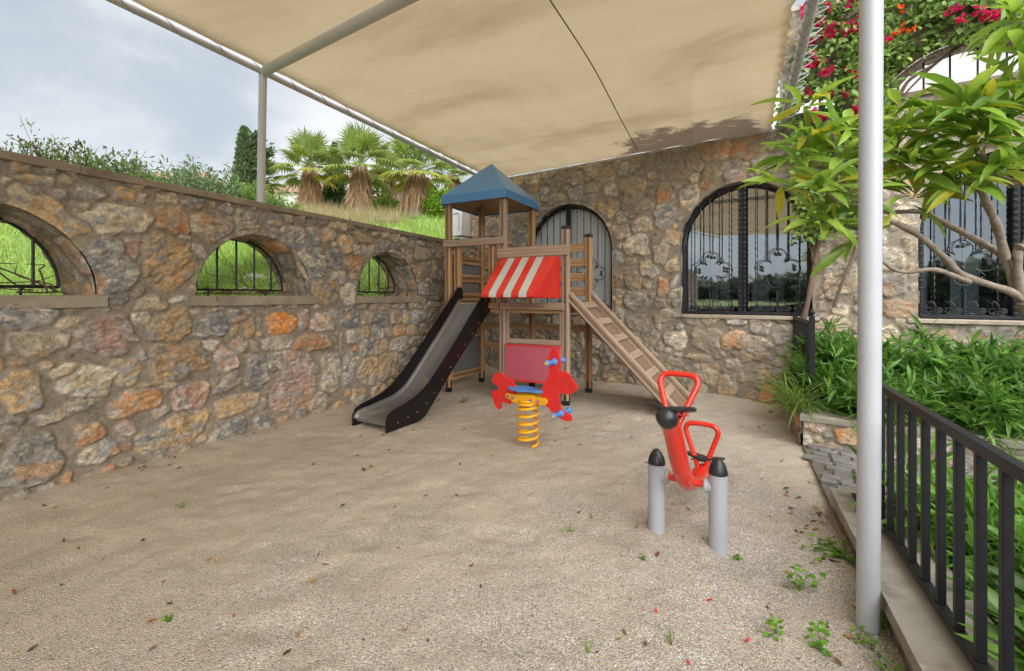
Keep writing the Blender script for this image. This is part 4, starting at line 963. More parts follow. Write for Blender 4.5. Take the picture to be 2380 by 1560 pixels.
# roof
RC = PA+(a3+b3)*SP*.5; hw = SP/2+.085
def roof_shell(hw, z0, z1, za, th):
    v = []; f = []
    for h_, z in ((hw, z0), (hw, z1)): v += [RC+b3*i*h_+a3*j*h_+EZ*z for i, j in ((-1, -1), (1, -1), (1, 1), (-1, 1))]
    v.append(RC+EZ*za)
    f = [(i, (i+1) % 4, 4+(i+1) % 4, 4+i) for i in range(4)]+[(4+i, 4+(i+1) % 4, 8) for i in range(4)]
    return v, f
v, f = roof_shell(hw, 2.885, 3.00, 3.575, 0); mb = MB(); mb.add(v, f)
lip = [RC+b3*i*(hw+.018)+a3*j*(hw+.018)+EZ*2.878 for i, j in ((-1, -1), (1, -1), (1, 1), (-1, 1))]
mb.add([RC+b3*i*hw+a3*j*hw+EZ*2.885 for i, j in ((-1, -1), (1, -1), (1, 1), (-1, 1))]+lip, [(4, 5, 1, 0), (5, 6, 2, 1), (6, 7, 3, 2), (7, 4, 0, 3)])
rf = mb.build('roof', M_blue, tw_, smooth=False, bevel=.012); s_ = rf.modifiers.new('solid', 'SOLIDIFY'); s_.thickness = .008; s_.offset = -1
v, f = roof_shell(hw-.02, 2.89, 2.99, 3.50, 0); mb = MB(); mb.add(v, [g_[::-1] for g_ in f]); mb.build('lining', M_tan, rf, smooth=False)
studs('bolt', M_rust, rf, [(RC+n_*(hw+.001)+q*(hw-.05)+EZ*2.925, n_) for i, j in ((-1, -1), (1, -1), (1, 1), (-1, 1)) for n_, q in ((b3*i, a3*j), (a3*j, b3*i))], r=.009)
# climbing ramp
for P, nm in ((PE, 'a'), (PF, 'b')):
    q0 = P+b3*.06+EZ*1.50; q1 = P+b3*1.50+EZ*.02; d = (q1-q0).normalized(); up = d.cross(a3).normalized()
    if up.z < 0: up = -up
    mb = MB(); mb.extr(sect(.115, .06, both='all', g=(.3, .7)), q0-up*.03, q1-up*.03, up, a3); mb.build('ramp_stringer', M_grey, tw_, ang=25)
q0 = (PE+PF)/2+b3*.06+EZ*1.42; q1 = (PE+PF)/2+b3*1.47+EZ*-.02; d = (q1-q0).normalized(); up = a3.cross(d).normalized(); up = up if up.z > 0 else -up
for i in range(5):
    x = -.37+i*.185; mb = MB(); mb.extr(sect(.178, .022, g=(.25, .5, .75)), q0+a3*x-up*.05+d*.03, q1+a3*x-up*.05, a3, up); mb.build('ramp_board', M_ramp, tw_, ang=25)
for i in range(6):
    c = q0+d*(.10+i*.315)-up*.018
    if c.z < .03: continue
    mb = MB(); mb.extr(sect(.105, .05, g=(.33, .66)), c-a3*.445, c+a3*.445, d, up); mb.build('ramp_cleat', M_grey, tw_, ang=25)

# ================================================================== SLIDE
SO = Vector((-.546, 6.775, 0)); sdv = Vector((-.502, -.865, 0)); slv = Vector((.865, -.502, 0))
sl_ = thing('slide', 'black sided playground slide with a grey steel chute', 'slide', SO+sdv*1.8)
oup = [(-.03, 1.50), (-.03, 1.56), (.0, 1.60), (.06, 1.61), (.11, 1.585), (.258, 1.435), (.519, 1.185), (.841, .875), (1.10, .640), (1.30, .470), (1.45, .370), (1.60, .300), (1.78, .255), (1.93, .225), (2.01, .190), (2.045, .130), (2.048, .0)]
olo = [(1.90, .002), (1.56, .004), (1.43, .04), (1.245, .20), (.991, .435), (.684, .705), (.347, .985), (.25, 1.08), (.02, 1.24), (-.03, 1.30)]
for s in (-1, 1):
    mb = MB(); mb.prism(oup+olo, SO+slv*s*.26, sdv, EZ, slv, .016); o = mb.build('side_panel', M_slide, sl_, bevel=.003, ang=20)
    st_ = []
    for px_, pz in ((.05, 1.54), (.12, 1.40), (.12, 1.26), (.30, 1.09), (.46, .955), (.62, .825), (.78, .69), (.94, .56), (1.10, .425), (1.26, .29), (1.40, .19), (1.56, .125), (1.72, .10), (1.88, .075), (.03, 1.33)):
        st_.append((SO+slv*s*.2685+sdv*px_+EZ*pz, slv*s))
    studs('bolt', M_bolt, o, st_)
bed = smooth_path([Vector((x, 0, z)) for x, z in ((-.02, 1.383), (.05, 1.372), (.12, 1.315), (.5, .94), (1.087, .385), (1.25, .265), (1.42, .195), (1.7, .150), (1.93, .125), (1.99, .10), (2.0, .06), (1.98, .04))], 5)
mb = MB(); v = []; f = []
lat = [(-.25, .05), (-.245, .012), (-.225, 0), (0, -.003), (.225, 0), (.245, .012), (.25, .05)]
for i, p in enumerate(bed):
    t = (bed[min(i+1, len(bed)-1)]-bed[max(i-1, 0)]).normalized(); nn = Vector((-t.z, 0, t.x)); nn = nn if nn.z > 0 else -nn
    if i > len(bed)-6: nn = Vector((1, 0, .2)).normalized()*.4
    for x, h_ in lat: q_ = p+nn*(h_ if i < len(bed)-8 else h_*.3); v.append(SO+sdv*q_.x+slv*x+EZ*q_.z)
k = len(lat)
for i in range(len(bed)-1):
    for j in range(k-1): f.append((i*k+j, i*k+j+1, (i+1)*k+j+1, (i+1)*k+j))
gl_ = [(0, 0, 0)]*len(v); mb.add(v, f, [(i//k*.03, (i % k)*.07, 0) for i in range(len(v))]); o = mb.build('chute', M_steel, sl_, ang=60)

# ================================================================== RABBIT SPRING RIDER
rb = Vector((.1564, 4.472, 0)); rd = Vector((.800, -.600, 0)); rn = Vector((-.600, -.800, 0))
rr_ = thing('spring_rider', 'red rabbit shaped spring rider with blue seat on a yellow coil', 'spring rider', rb)
def r6(pts):
    o_ = []
    for x, y in pts: o_.append(onplane((1900+x*.3205)/1.721, (1350+y*.3205)/1.721, rb, rd))
    return o_
def rsm(P, sub=3):
    n = len(P); o_ = []
    for i in range(n):
        a, b, c, d = (Vector((*P[(i+k) % n], 0)) for k in (-1, 0, 1, 2))
        for j in range(sub):
            t = j/sub; q_ = .5*((2*b)+(c-a)*t+(2*a-5*b+4*c-d)*t*t+(3*b-a-3*c+d)*t**3); o_.append((q_.x, q_.y))
    return o_
head = [(985,128),(1012,137),(1035,170),(1055,230),(1068,300),(1065,350),(1050,405),(1068,422),(1110,427),(1160,447),(1200,490),(1220,540),(1255,575),(1278,620),(1275,655),(1238,675),(1215,700),(1180,712),(1130,705),(1090,688),(1070,692),(1055,720),(1052,770),(1058,830),(1080,880),(1115,925),(1155,955),(1190,965),(1208,1000),(1203,1035),(1180,1045),(1120,1033),(1060,1005),(1000,965),(960,925),(930,885),(880,840),(845,800),(838,720),(840,650),(870,580),(905,520),(925,470),(935,420),(922,350),(918,270),(935,200),(960,145)]
tail = [(320,437),(345,447),(362,480),(382,500),(420,503),(460,530),(490,575),(508,625),(510,700),(505,780),(480,812),(440,828),(400,822),(365,805),(338,798),(328,830),(330,870),(318,893),(293,893),(265,860),(235,790),(220,720),(218,678),(235,658),(270,666),(292,652),(292,620),(270,590),(240,570),(222,530),(232,495),(248,455),(280,452),(298,440)]
eye = [(1118+15*math.cos(a), 528+20*math.sin(a)) for a in [2*math.pi*i/16 for i in range(16)]]
for P, nm, hl in ((head, 'head_panel', [eye]), (tail, 'tail_panel', [])):
    mb = MB(); mb.prism(rsm(r6(P)), Vector((rb.x, rb.y, 0)), rd, EZ, rn, .022, [r6(h_) for h_ in hl]); mb.build(nm, M_red, rr_, bevel=.004, ang=25)
def rp(x, y, off=0): s_, z_ = onplane((1900+x*.3205)/1.721, (1350+y*.3205)/1.721, rb, rd); return rb+rd*s_+EZ*z_+rn*off
def capsule(p, q, r, n=10):
    d = Vector((q[0]-p[0], q[1]-p[1])); a0 = math.atan2(d.y, d.x)
    return [(p[0]+r*math.cos(a0+math.pi/2+math.pi*i/n), p[1]+r*math.sin(a0+math.pi/2+math.pi*i/n)) for i in range(n+1)]+[(q[0]+r*math.cos(a0-math.pi/2+math.pi*i/n), q[1]+r*math.sin(a0-math.pi/2+math.pi*i/n)) for i in range(n+1)]
pl_ = lambda x, y: onplane((1900+x*.3205)/1.721, (1350+y*.3205)/1.721, rb, rd)
for off in (.028, -.028):
    mb = MB(); mb.prism(capsule(pl_(432, 722), pl_(545, 752), .028), rb, rd, EZ, rn, .022) if False else mb.prism(capsule(pl_(432, 722), pl_(545, 752), .028), rb+rn*off, rd, EZ, rn, .020); mb.build('side_arm', M_yel, rr_, bevel=.004)
    mb = MB(); mb.prism(capsule(pl_(735, 775), pl_(885, 795), .034), rb+rn*off, rd, EZ, rn, .020); mb.build('side_arm', M_yel, rr_, bevel=.004)
s0_, z0_ = pl_(487, 700); s1_, z1_ = pl_(775, 715); s2_, z2_ = pl_(775, 838); s3_, z3_ = pl_(487, 790); s4_, z4_ = pl_(560, 822)
for off in (.045, -.045):
    mb = MB(); mb.prism([(s3_, z3_), (s4_, z4_), (s2_-.02, z2_+.01), (s2_, z2_+.03), (s1_, z1_), (s0_, z0_)], rb+rn*off, rd, EZ, rn, .006); mb.build('spring_plate', M_yel, rr_, bevel=.002)
mb = MB(); mb.prism([(s3_, z3_-.005), (s2_, z2_+.005), (s2_, z2_+.016), (s3_, z3_+.006)], rb, rd, EZ, rn, .096); mb.build('clamp_plate', M_yel, rr_, bevel=.002)
for x, y in ((437, 728), (508, 741), (730, 778), (815, 791)):
    mb = MB(); mb.lathe([(0, 0), (.0155, 0), (.0155, .008), (0, .009)], rp(x, y, .038 if x in (437, 815) else .048), rn, n=18); o = mb.build('bolt_washer', M_red, rr_)
    mb = MB(); mb.lathe([(0, 0), (.011, 0), (.010, .008), (.006, .011), (0, .011)], rp(x, y, .046 if x in (437, 815) else .056), rn, n=16); mb.build('bolt_cap', M_blue2, o)
# seat: horizontal plate, waisted outline
sc0 = rp(640, 655); so = []
for i in range(48):
    a = 2*math.pi*i/48; x = .205*math.cos(a); y = (.105+.03*math.cos(2*a)*0-.030*x/.205)*math.sin(a)*(1-.25*math.exp(-((x-.07)/.05)**2))
    so.append((x*(1 if True else 0), y))
ms = thing('tmp', 'x', 'x'); bpy.data.objects.remove(ms)
sdir = (rd+EZ*-.0).normalized()
mb = MB(); mb.prism(so, rb+rd*(s0_+s1_)*.5+rd*.01+EZ*.548, rd, rn, EZ, .018); mb.build('seat', M_blue2, rr_, bevel=.006)
# spring
crd = rb+EZ*0; pts = []; nT = 5.05; tot = 64*6
z_top = .39; spr = []
for i in range(int(20*5.2)+1):
    a = 2*math.pi*i/20; turn = i/20; z = .012+turn*.0735; spr.append(crd+EZ*z+Vector((math.cos(a-1.2), math.sin(a-1.2), 0))*.098)
z = spr[-1].z
for i in range(1, 46):
    a = 2*math.pi*(i+104)/20; z += .0265/20; spr.append(crd+EZ*z+Vector((math.cos(a-1.2), math.sin(a-1.2), 0))*(.098-.0006*i))
mb = MB(); mb.tube(spr, .0135, n=10); mb.build('coil_spring', M_yel, rr_, ang=80)
def handle(x, y, par=rr_, ln=.155):
    c = rp(x, y)
    for s in (1, -1):
        mb = MB(); mb.lathe([(0, .0), (.034, .011), (.034, .016), (.024, .022), (.019, .045), (.0175, ln-.045), (.020, ln-.035), (.030, ln-.028), (.031, ln-.008), (.024, ln), (0, ln)], c, rn*s, n=20)
        o = mb.build('handle', M_blue2, par, ang=50); mb = MB(); mb.lathe([(0, ln-.002), (.017, ln), (.015, ln+.005), (0, ln+.006)], c, rn*s, n=16); mb.build('handle_cap', M_yel2, o)
handle(998, 303); handle(1080, 945)

# ================================================================== RED SEESAW
ax_ = Vector((.826, -.5636, 0)); PL = Vector((.9055, 2.851, 0)); PR = Vector((1.1998, 2.65, 0))
ax_ = (PR-PL).normalized(); mid = (PL+PR)/2
ss = thing('seesaw', 'small red seesaw with curved tube beam between two grey posts', 'seesaw', mid)
for P, zt in ((PL, .418), (PR, .431)):
    mb = MB(); mb.lathe([(.051, -.05), (.051, zt), (.049, zt)], P, n=36); o = mb.build('post', M_gpost, ss)
    mb = MB(); mb.lathe([(.0525, -.006), (.053, .0), (.051, .012), (.045, .036), (.034, .060), (.018, .080), (.008, .086), (0, .087)], P+EZ*zt, n=36); mb.build('post_cap', M_cap, o)
    s = 1 if P is PL else -1
    mb = MB(); mb.lathe([(.040, .02), (.040, .055), (.046, .062), (.046, .068), (0, .068)], P+EZ*.345, ax_*s, n=28); mb.build('bearing', M_gpost, o)
    mb = MB()
    mb.lathe([(0, .066), (.036, .066), (.036, .078), (0, .078)], P+EZ*.345, ax_*s, n=6)
    o2 = mb.build('flange', M_bolt, o)
mb = MB(); mb.tube([PL+ax_*.07+EZ*.345, PR-ax_*.07+EZ*.345], .021, n=18); mb.build('axle', M_redp, ss)
bd = Vector((-ax_.y, ax_.x, 0)); bd = bd if bd.y > 0 else -bd
tl = R(-31)
def sp(p, h_, lat=0):          # p along the neutral beam, h above its arc
    x, z = p, h_ + .19*.5*(1-math.cos(math.pi*min(1, abs(p)/.6)))
    xr = x*math.cos(tl)-z*math.sin(tl); zr = x*math.sin(tl)+z*math.cos(tl)
    return mid+bd*xr+ax_*lat+EZ*(.345+zr)
def arcp(p): return sp(p, .0)
beam = [arcp(-.60+1.20*i/40) for i in range(41)]
mb = MB(); mb.tube(beam, .052, n=28); bm_ = mb.build('beam', M_redp, ss)
for P, Q_, nm in ((beam[0], beam[1], 'end'), (beam[-1], beam[-2], 'end')):
    mb = MB(); mb.lathe([(.0545, -.03), (.056, 0), (.054, .018), (.043, .038), (.024, .051), (0, .055)], P, (P-Q_), n=30); mb.build('end_cap', M_cap, bm_)
def tang(p): return (sp(p+.01, 0)-sp(p-.01, 0)).normalized()
for sgn in (-1, 1):
    c = sp(.50*sgn, 0)+EZ*.04; n_ = (EZ*math.cos(R(15))+bd*math.sin(R(15))).normalized(); t_ = ax_.cross(n_).normalized()
    mb = MB(); n=40; v=[]; 
    for z_, k_ in ((.034, .86), (.036, 1.0), (.046, 1.02), (.056, .95), (.048, .4), (.046, .0)):
        for i in range(n):
            a = 2*math.pi*i/n; v.append(c+n_*(z_+.02*abs(math.sin(a))*k_)+ax_*math.sin(a)*.125*k_+t_*math.cos(a)*.135*k_*(1+.12*math.cos(a)*sgn))
    f = [tuple(range(n))[::-1]]+[(j*n+i, j*n+(i+1) % n, (j+1)*n+(i+1) % n, (j+1)*n+i) for j in range(5) for i in range(n)]
    mb.add(v, f); se = mb.build('seat', M_cap, ss, ang=40)
    mb = MB(); mb.box(c+n_*.026, ax_*.085, t_*.05, n_*.004)
    mb.build('seat_bracket', M_redp, se, bevel=.002)
    # handle loop, wide at the top
    b0 = sp((.45 if sgn < 0 else .40)*sgn, 0); tb = tang(.40*sgn)*(-sgn); nb_ = tb.cross(ax_).normalized(); nb_ = nb_ if nb_.z > 0 else -nb_
    u_ = (nb_*.6+EZ*.62).normalized() if sgn < 0 else (nb_*.95+EZ*.1-bd*.1).normalized()
    def hq(l, h_): return b0+ax_*l+u_*h_
    ww = .86; pth = smooth_path([hq(l_*ww, h_) for l_, h_ in ((-.025, .03), (-.06, .12), (-.112, .25), (-.120, .285), (-.100, .318), (-.05, .328), (.05, .328), (.100, .318), (.120, .285), (.112, .25), (.06, .12), (.025, .03))], 5)
    mb = MB(); mb.tube(pth, .0165, n=14); mb.build('handle_loop', M_redp, ss, ang=80)

# ================================================================== KERB, PATH, PLANTER, RAILINGS
kb = MB()
def PfU(t, h, z): return np.stack([.437*t+.8995*h, .8995*t-.437*h, z+0*t], -1)
class _E: pass
kerb = bpy.data.objects.new('kerb', None); COL.objects.link(kerb); kerb['kind'] = 'structure'
n = 0
u_ = -4.0
while u_ < 3.75:
    u2 = min(u_+1.15, 3.75); slab('kerb_slab', M_kerb, PfU, u_+.004, u2, .93, .60, .085, .155, kerb, seed=80+n, rough_=.007, res=.04); u_ = u2; n += 1
mb = MB(); mb.box(uv(-.12, .775, -.02), uv(3.86, 0), uv(0, .155), EZ*.115)
M_kw = mat('kerb_masonry', (.25, .21, .165), .9, var=.35, vs_=9, bump=.8, bs=25, dirt=((.14, .10, .07), .5, 9)); mb.build('kerb_core', M_kw, kerb, smooth=False)
# path of split stone
def path_mat():
    m = mat('path_stone', (.20, .195, .185), .8, var=.35, vs_=7, bump=.5, bs=40, dirt=((.13, .105, .075), .52, 3.5)); return m
M_path = path_mat()
pth_ = bpy.data.objects.new('path', None); COL.objects.link(pth_); pth_['kind'] = 'structure'
mb = MB(); mb.add([uv(-8, .615, .0), uv(5.6, .615, .0), uv(-.5, 40, 0), uv(-8, 40, 0)], [(0, 1, 2, 3)][::1]); 
mb.f = [(3, 2, 1, 0)] if (Vector(mb.v[1])-Vector(mb.v[0])).cross(Vector(mb.v[2])-Vector(mb.v[0])).z < 0 else [(0, 1, 2, 3)]
mb.build('path_bed', mat('grey_joint', (.14, .125, .10), .95, var=.3, vs_=12), pth_, smooth=False)
rg = random.Random(8)
EH = Vector((HE[0], HE[1], 0)); EP = Vector((HN[0], HN[1], 0))      # along / towards the camera
pc = Vector((2.887, 4.512, 0))                                     # planter corner at ground
x0_ = -.3
row = 0; y = .03
while y < 3.0:
    hgt = rg.uniform(.10, .15); x = -.35-(.06 if row % 2 else 0)
    while x < 6.5:
        wd = rg.uniform(.13, .24); c = pc+EH*(x+wd/2)+EP*(y+hgt/2)
        uu_ = c.x*.437+c.y*.8995; vv2 = c.x*.8995-c.y*.437
        if vv2 > .70 and (uu_ > 3.85 or (vv2 > 1.0 and uu_ > 3.05)):
            pass
        if (vv2 > .66 and uu_ > 3.82) or (vv2 > .9 and uu_ > 3.80):
            o4 = [(-wd/2+.008+rg.uniform(0, .01), -hgt/2+.008+rg.uniform(0, .008)), (wd/2-.008-rg.uniform(0, .01), -hgt/2+.008+rg.uniform(0, .008)), (wd/2-.008-rg.uniform(0, .01), hgt/2-.008-rg.uniform(0, .008)), (-wd/2+.008+rg.uniform(0, .01), hgt/2-.008-rg.uniform(0, .008))]
            kb.prism(o4, c+EZ*(.006+rg.uniform(0, .006)), EH, -EP, EZ, .024)
        x += wd
    y += hgt; row += 1
kb.build('paving', M_path, pth_, bevel=.004, ang=30)

pw = thing('planter_wall', 'low stone faced planter wall with pale capping under the green shrubs', 'wall', pc)
def PfP(t, h, z): return np.stack([pc.x+HE[0]*t+HN[0]*h, pc.y+HE[1]*t+HN[1]*h, z+0*t], -1)
def PfPs(t, h, z):      # side towards the playground (runs to the house)
    return np.stack([pc.x+.437*t-.8995*h, pc.y+.8995*t+.437*h, z+0*t], -1)
pf = Field(-.05, 7, -.05, .27, [], 31, weights=[.34, .22, .2, .10, .02, .05, .07], rmax=.10, rmin=.03, fill=900)
wall_mesh('wall_face', PfP, np.arange(0, 6.6, .013), np.arange(-.05, .262, .013), pf, [], pw, amp=.8)
wall_mesh('wall_face', PfPs, np.arange(0, 2.45, .015), np.arange(-.05, .262, .013), pf, [], pw, amp=.8)
def PfPc(t, h, z): return PfP(t, h, z)
for i in range(6): slab('capping', M_kerb, PfP, -.03+i*1.1+.004, -.03+(i+1)*1.1, -.30, .035, .235, .295, pw, seed=120+i)
for i in range(2): slab('capping', M_kerb, PfPs, .31+i*1.0+.004, .31+(i+1)*1.0, -.30, .035, .235, .294, pw, seed=130+i)
sl0 = [pc+EH*.15+Vector((.437, .8995, 0))*.2, pc+EH*6.6+Vector((.437, .8995, 0))*.2, houseP(11.5, .02, 0), houseP(5.25, .02, 0)]
mb = MB(); mb.add([p+EZ*.24 for p in sl0], [(0, 1, 2, 3)]); mb.build('soil', M_soil, pw, smooth=False)
bed_ = MB()
nb2 = 60; 
Ug, Vg = np.meshgrid(np.linspace(-4, 3.78, 100), np.linspace(.93, 4.5, 50), indexing='ij')
bz = .03+.05*(fbm(Ug, Vg, 3, 4, 5)-.3)
P_ = np.stack([.437*Ug+.8995*Vg, .8995*Ug-.437*Vg, bz], -1).reshape(-1, 3); ii = np.arange(Ug.size).reshape(Ug.shape)
q = np.stack([ii[:-1, :-1], ii[:-1, 1:], ii[1:, 1:], ii[1:, :-1]], -1).reshape(-1, 4)[:, ::-1]
tag(link('garden_bed', fast_mesh('garden_bed', P_, q), None, M_soil), kind='structure')

def railing(label, P0, P1, zb, zr0, zt, posts, nbal, name='railing', ball=True, bar=.0140, rail=.022, ofs=None):
    th_ = thing(name, label, 'railing', P0)
    d = (P1-P0); ln = d.length; d.normalize(); nn = d.cross(EZ)
    def bx(nm, a, b, w_, h_, par=th_): 
        mb = MB(); L_ = (b-a).length; dd = (b-a).normalized(); uu2 = EZ if abs(dd.z) < .9 else d
        s2 = dd.cross(uu2).normalized(); u3 = s2.cross(dd)
        mb.extr([(-w_, -h_), (w_, -h_), (w_, h_), (-w_, h_)], a, b, s2, u3); return mb.build(nm, M_rail, par, bevel=.003, smooth=False)
    bx('top_rail', P0+EZ*zt, P1+EZ*zt, .020, .020); bx('bottom_rail', P0+EZ*zr0, P1+EZ*zr0, .020, .016)
    for i in range(nbal):
        p = P0+d*(ln*(i+1)/(nbal+1) if ofs is None else ofs[0]+ofs[1]*i); bx('baluster', p+EZ*(zr0+.016), p+EZ*(zt-.02), bar, bar)
    for p, zz in posts:
        po = bx('post', p+EZ*zb, p+EZ*zz, .026, .026)
        mb = MB(); mb.box(p+EZ*(zb+.005), d*.055, nn*.055, EZ*.006); mb.build('base_plate', M_rail, po)
        if ball:
            mb = MB(); prof = [(.030, 0), (.031, .008), (.012, .014), (.011, .022)]+[(.031*math.sin(math.pi*(.12+.88*i/10)), .050-.031*math.cos(math.pi*(.12+.88*i/10))) for i in range(11)]; mb.lathe(prof, p+EZ*zz, n=20); mb.build('ball_finial', M_rail, po)
    return th_
P0 = uv(3.617, .755); P1 = uv(-3.2, .775)
railing('long black iron railing on the stone kerb in the right foreground', P0, P1, .155, .195, .94, [(P0, 1.08), (uv(.22, .77), 1.08)], 41, ofs=(.053, .163))
P0 = Vector((3.248, 4.93, 0)); d_ = Vector((.437, .8995, 0)); P1 = P0+d_*1.50
railing('short black railing with a ball topped post, beside the house among leaves', P0, P1, .293, .40, 1.17, [(P0, 1.24), (P1, 1.24)], 12)

# air conditioner on the far end of the house wall
acb = at(1089, 492, 9.75)
ac = thing('air_conditioner', 'cream air conditioner unit on brackets at the end of the house wall', 'air conditioner', acb)
c = Vector((acb.x, 9.75, 3.02)); e1_ = Vector((.8242, -.5663, 0)); e2_ = Vector((-.5663, -.8242, 0))
mb = MB(); mb.box(c, e1_*.13, e2_*.38, EZ*.29); mb.build('casing', M_ac, ac, bevel=.015)
mb = MB(); mb.box(c+EZ*-.335, e1_*.12, e2_*.34, EZ*.02); mb.build('bracket', M_pipe, ac, bevel=.004)
tubeset('cable', ac, [(smooth_path([c+e2_*.385+e1_*.04+EZ*.16, c+e2_*.41+e1_*.09+EZ*.0, c+e2_*.40+e1_*.05-EZ*.2], 6), .004, dict(n=6)), (smooth_path([c+e2_*.385+EZ*.17-e1_*.09, c+e2_*.385+EZ*.175-e1_*.0, c+e2_*.385+EZ*.165+e1_*.05], 4), .006, dict(n=6))], M_black)
# leaning slab
lt = Vector((0, 0, 0)); p_ = gz(1777, 935)
tb_ = MB(); 
q0 = onplane(1777, 930, (CX+HN[0]*.15, CY+HN[1]*.15), HE)[0]
def hh_(t, h, z): return houseP(t, h, z)
tb_.prism([(-.09, 0), (.10, -.03), (.14, .20), (-.02, .25)], hh_(q0, .16, .0), (EX*.9+EN*-.1).normalized(), (EZ*.9-EN*.42).normalized(), (EN*.9+EZ*.42).normalized(), .03)
o = tb_.build('stone_slab', M_tile, None, bevel=.004); tag(o, 'broken terracotta slab leaning against the foot of the house wall', 'slab')

# ================================================================== HILL AND FAR THINGS
def hill_z(x, y):
    v = .8995*x-.437*y; u = .437*x+.8995*y; w = np.maximum(-v-5.1, 0)
    z = 1.02+.12*w+.24*(u-3)
    r = np.hypot(x, y)
    z = 1.05+(z-1.05)*1.0
    cap = 1.45+.193*22.5 + .35*(fbm(x, y, .12, 3, 4)-.5)
    z = np.where(z > cap, cap+(z-cap)*.05, z)
    z = np.maximum(z, .95+.02*w); z = np.where(z > 1.25, 1.25+(z-1.25)*sstep(0, 1.5, w), z)
    return z + .22*(fbm(x, y, .5, 4, 2)-.5)*sstep(0, 2, w) + .05*(fbm(x, y, 2.3, 3, 9)-.5)
wv = np.concatenate([np.linspace(.0, 3, 40), np.linspace(3.1, 30, 90), np.linspace(31, 120, 30)])
uh = np.concatenate([np.linspace(-60, -4, 20), np.linspace(-3.5, 30, 150), np.linspace(31, 120, 30)])
UU, WW = np.meshgrid(uh, wv, indexing='ij'); VV = -5.12-WW
X_ = .437*UU+.8995*VV; Y_ = .8995*UU-.437*VV; Z_ = hill_z(X_, Y_)
idx = np.arange(UU.size).reshape(UU.shape); q = np.stack([idx[:-1, :-1], idx[1:, :-1], idx[1:, 1:], idx[:-1, 1:]], -1).reshape(-1, 4)
M_hill = mat('grass_soil', (.15, .21, .05), .95, var=.35, vs_=1.2, col2=(.24, .31, .09), bump=.6, bs=8, dirt=((.20, .16, .10), .62, .9))
tag(link('hill', fast_mesh('hill', np.stack([X_, Y_, Z_], -1).reshape(-1, 3), q), None, M_hill), kind='structure')
# strip of hill behind the house wall line so grass meets the house
rng = np.random.default_rng(21)
def hill_pts(n, wmin, wmax, umin, umax, dens=None):
    w_ = wmin+(wmax-wmin)*rng.random(n)**1.3; u_ = umin+(umax-umin)*rng.random(n); v_ = -5.15-w_
    x = .437*u_+.8995*v_; y = .8995*u_-.437*v_
    ok = (y > 1.0) & (x/np.maximum(y, .1) > -1.35) & (x/np.maximum(y, .1) < .0)
    x, y = x[ok], y[ok]; return x, y, hill_z(x, y)
def grass(name, n, box, hgt, wd, ca, cb, label, cat_, thr=None, spread=.55):
    x, y, z = hill_pts(n, *box)
    if thr is not None:
        k = fbm(x, y, thr[0], 3, thr[2]) > thr[1]; x, y, z = x[k], y[k], z[k]
    m = len(x); d = rng.normal(size=(m, 3))*spread; d[:, 2] = 1; U = rdir(rng, m)
    hh_ = hgt*(.5+rng.random(m)); Lr = np.hypot(x, y)
    C = cmix(rng, m, ca, cb, .18)
    o = leaves(name, np.stack([x, y, z-.02], -1), d, U, hh_, wd/hgt*(.6+.05*Lr), C, T_BLADE, M_leaf)
    return tag(o, kind='stuff')
g1 = grass('grass', 52000, (0, 20, -1, 25), .26, .022*5, (.20, .36, .05), (.38, .52, .11), '', '')
g2 = grass('grass', 26000, (0, 6, -1, 11), .20, .016*5, (.20, .38, .05), (.40, .54, .12), '', '')
g3 = grass('dry_grass', 20000, (5.5, 13, 10, 25), .52, .009*5, (.38, .30, .14), (.52, .44, .26), '', '', thr=(.35, .50, 3), spread=.25)
g4 = grass('low_weeds', 9000, (0, 5, -1, 10), .13, .06*5, (.22, .22, .08), (.34, .30, .15), '', '', thr=(.9, .5, 13), spread=1.2)
# pale rocks on the hill
for i, (px, py, Yd, s_) in enumerate(((1110, 640, 0, 0),)): pass
rgr = random.Random(12)
def rock(px, py, Yd, r, lab):
    c = at(px, py, Yd); c.z = float(hill_z(np.array([c.x]), np.array([c.y]))[0])+r*.15
    bm = __import__('bmesh').new(); __import__('bmesh').ops.create_icosphere(bm, subdivisions=3, radius=1)
    for v in bm.verts:
        n_ = .75+.5*float(fbm(np.array([v.co.x*1.3+i*7]), np.array([v.co.y*1.3+v.co.z*2]), 1.4, 3, int(px))[0]); v.co = Vector((v.co.x*1.3, v.co.y, v.co.z*.7))*r*n_
    me = bpy.data.meshes.new('rock'); bm.to_mesh(me); bm.free(); o = link('rock', me, None, M_rock); o.location = c
    tag(o, lab, 'rock', 'pale rocks on the grassy bank')
M_rock = mat('pale_rock', (.42, .38, .32), .9, var=.25, vs_=8, bump=.6, bs=20)
rock(572, 650, 6.8, .13, 'pale rock in the grass seen through the middle wall opening')
rock(596, 636, 7.6, .16, 'larger pale rock behind the middle wall opening')
rock(895, 490, 17, .28, 'pale rock high on the grass bank below the palms')
rock(920, 513, 14.5, .15, 'small pale rock on the bank left of the tower')

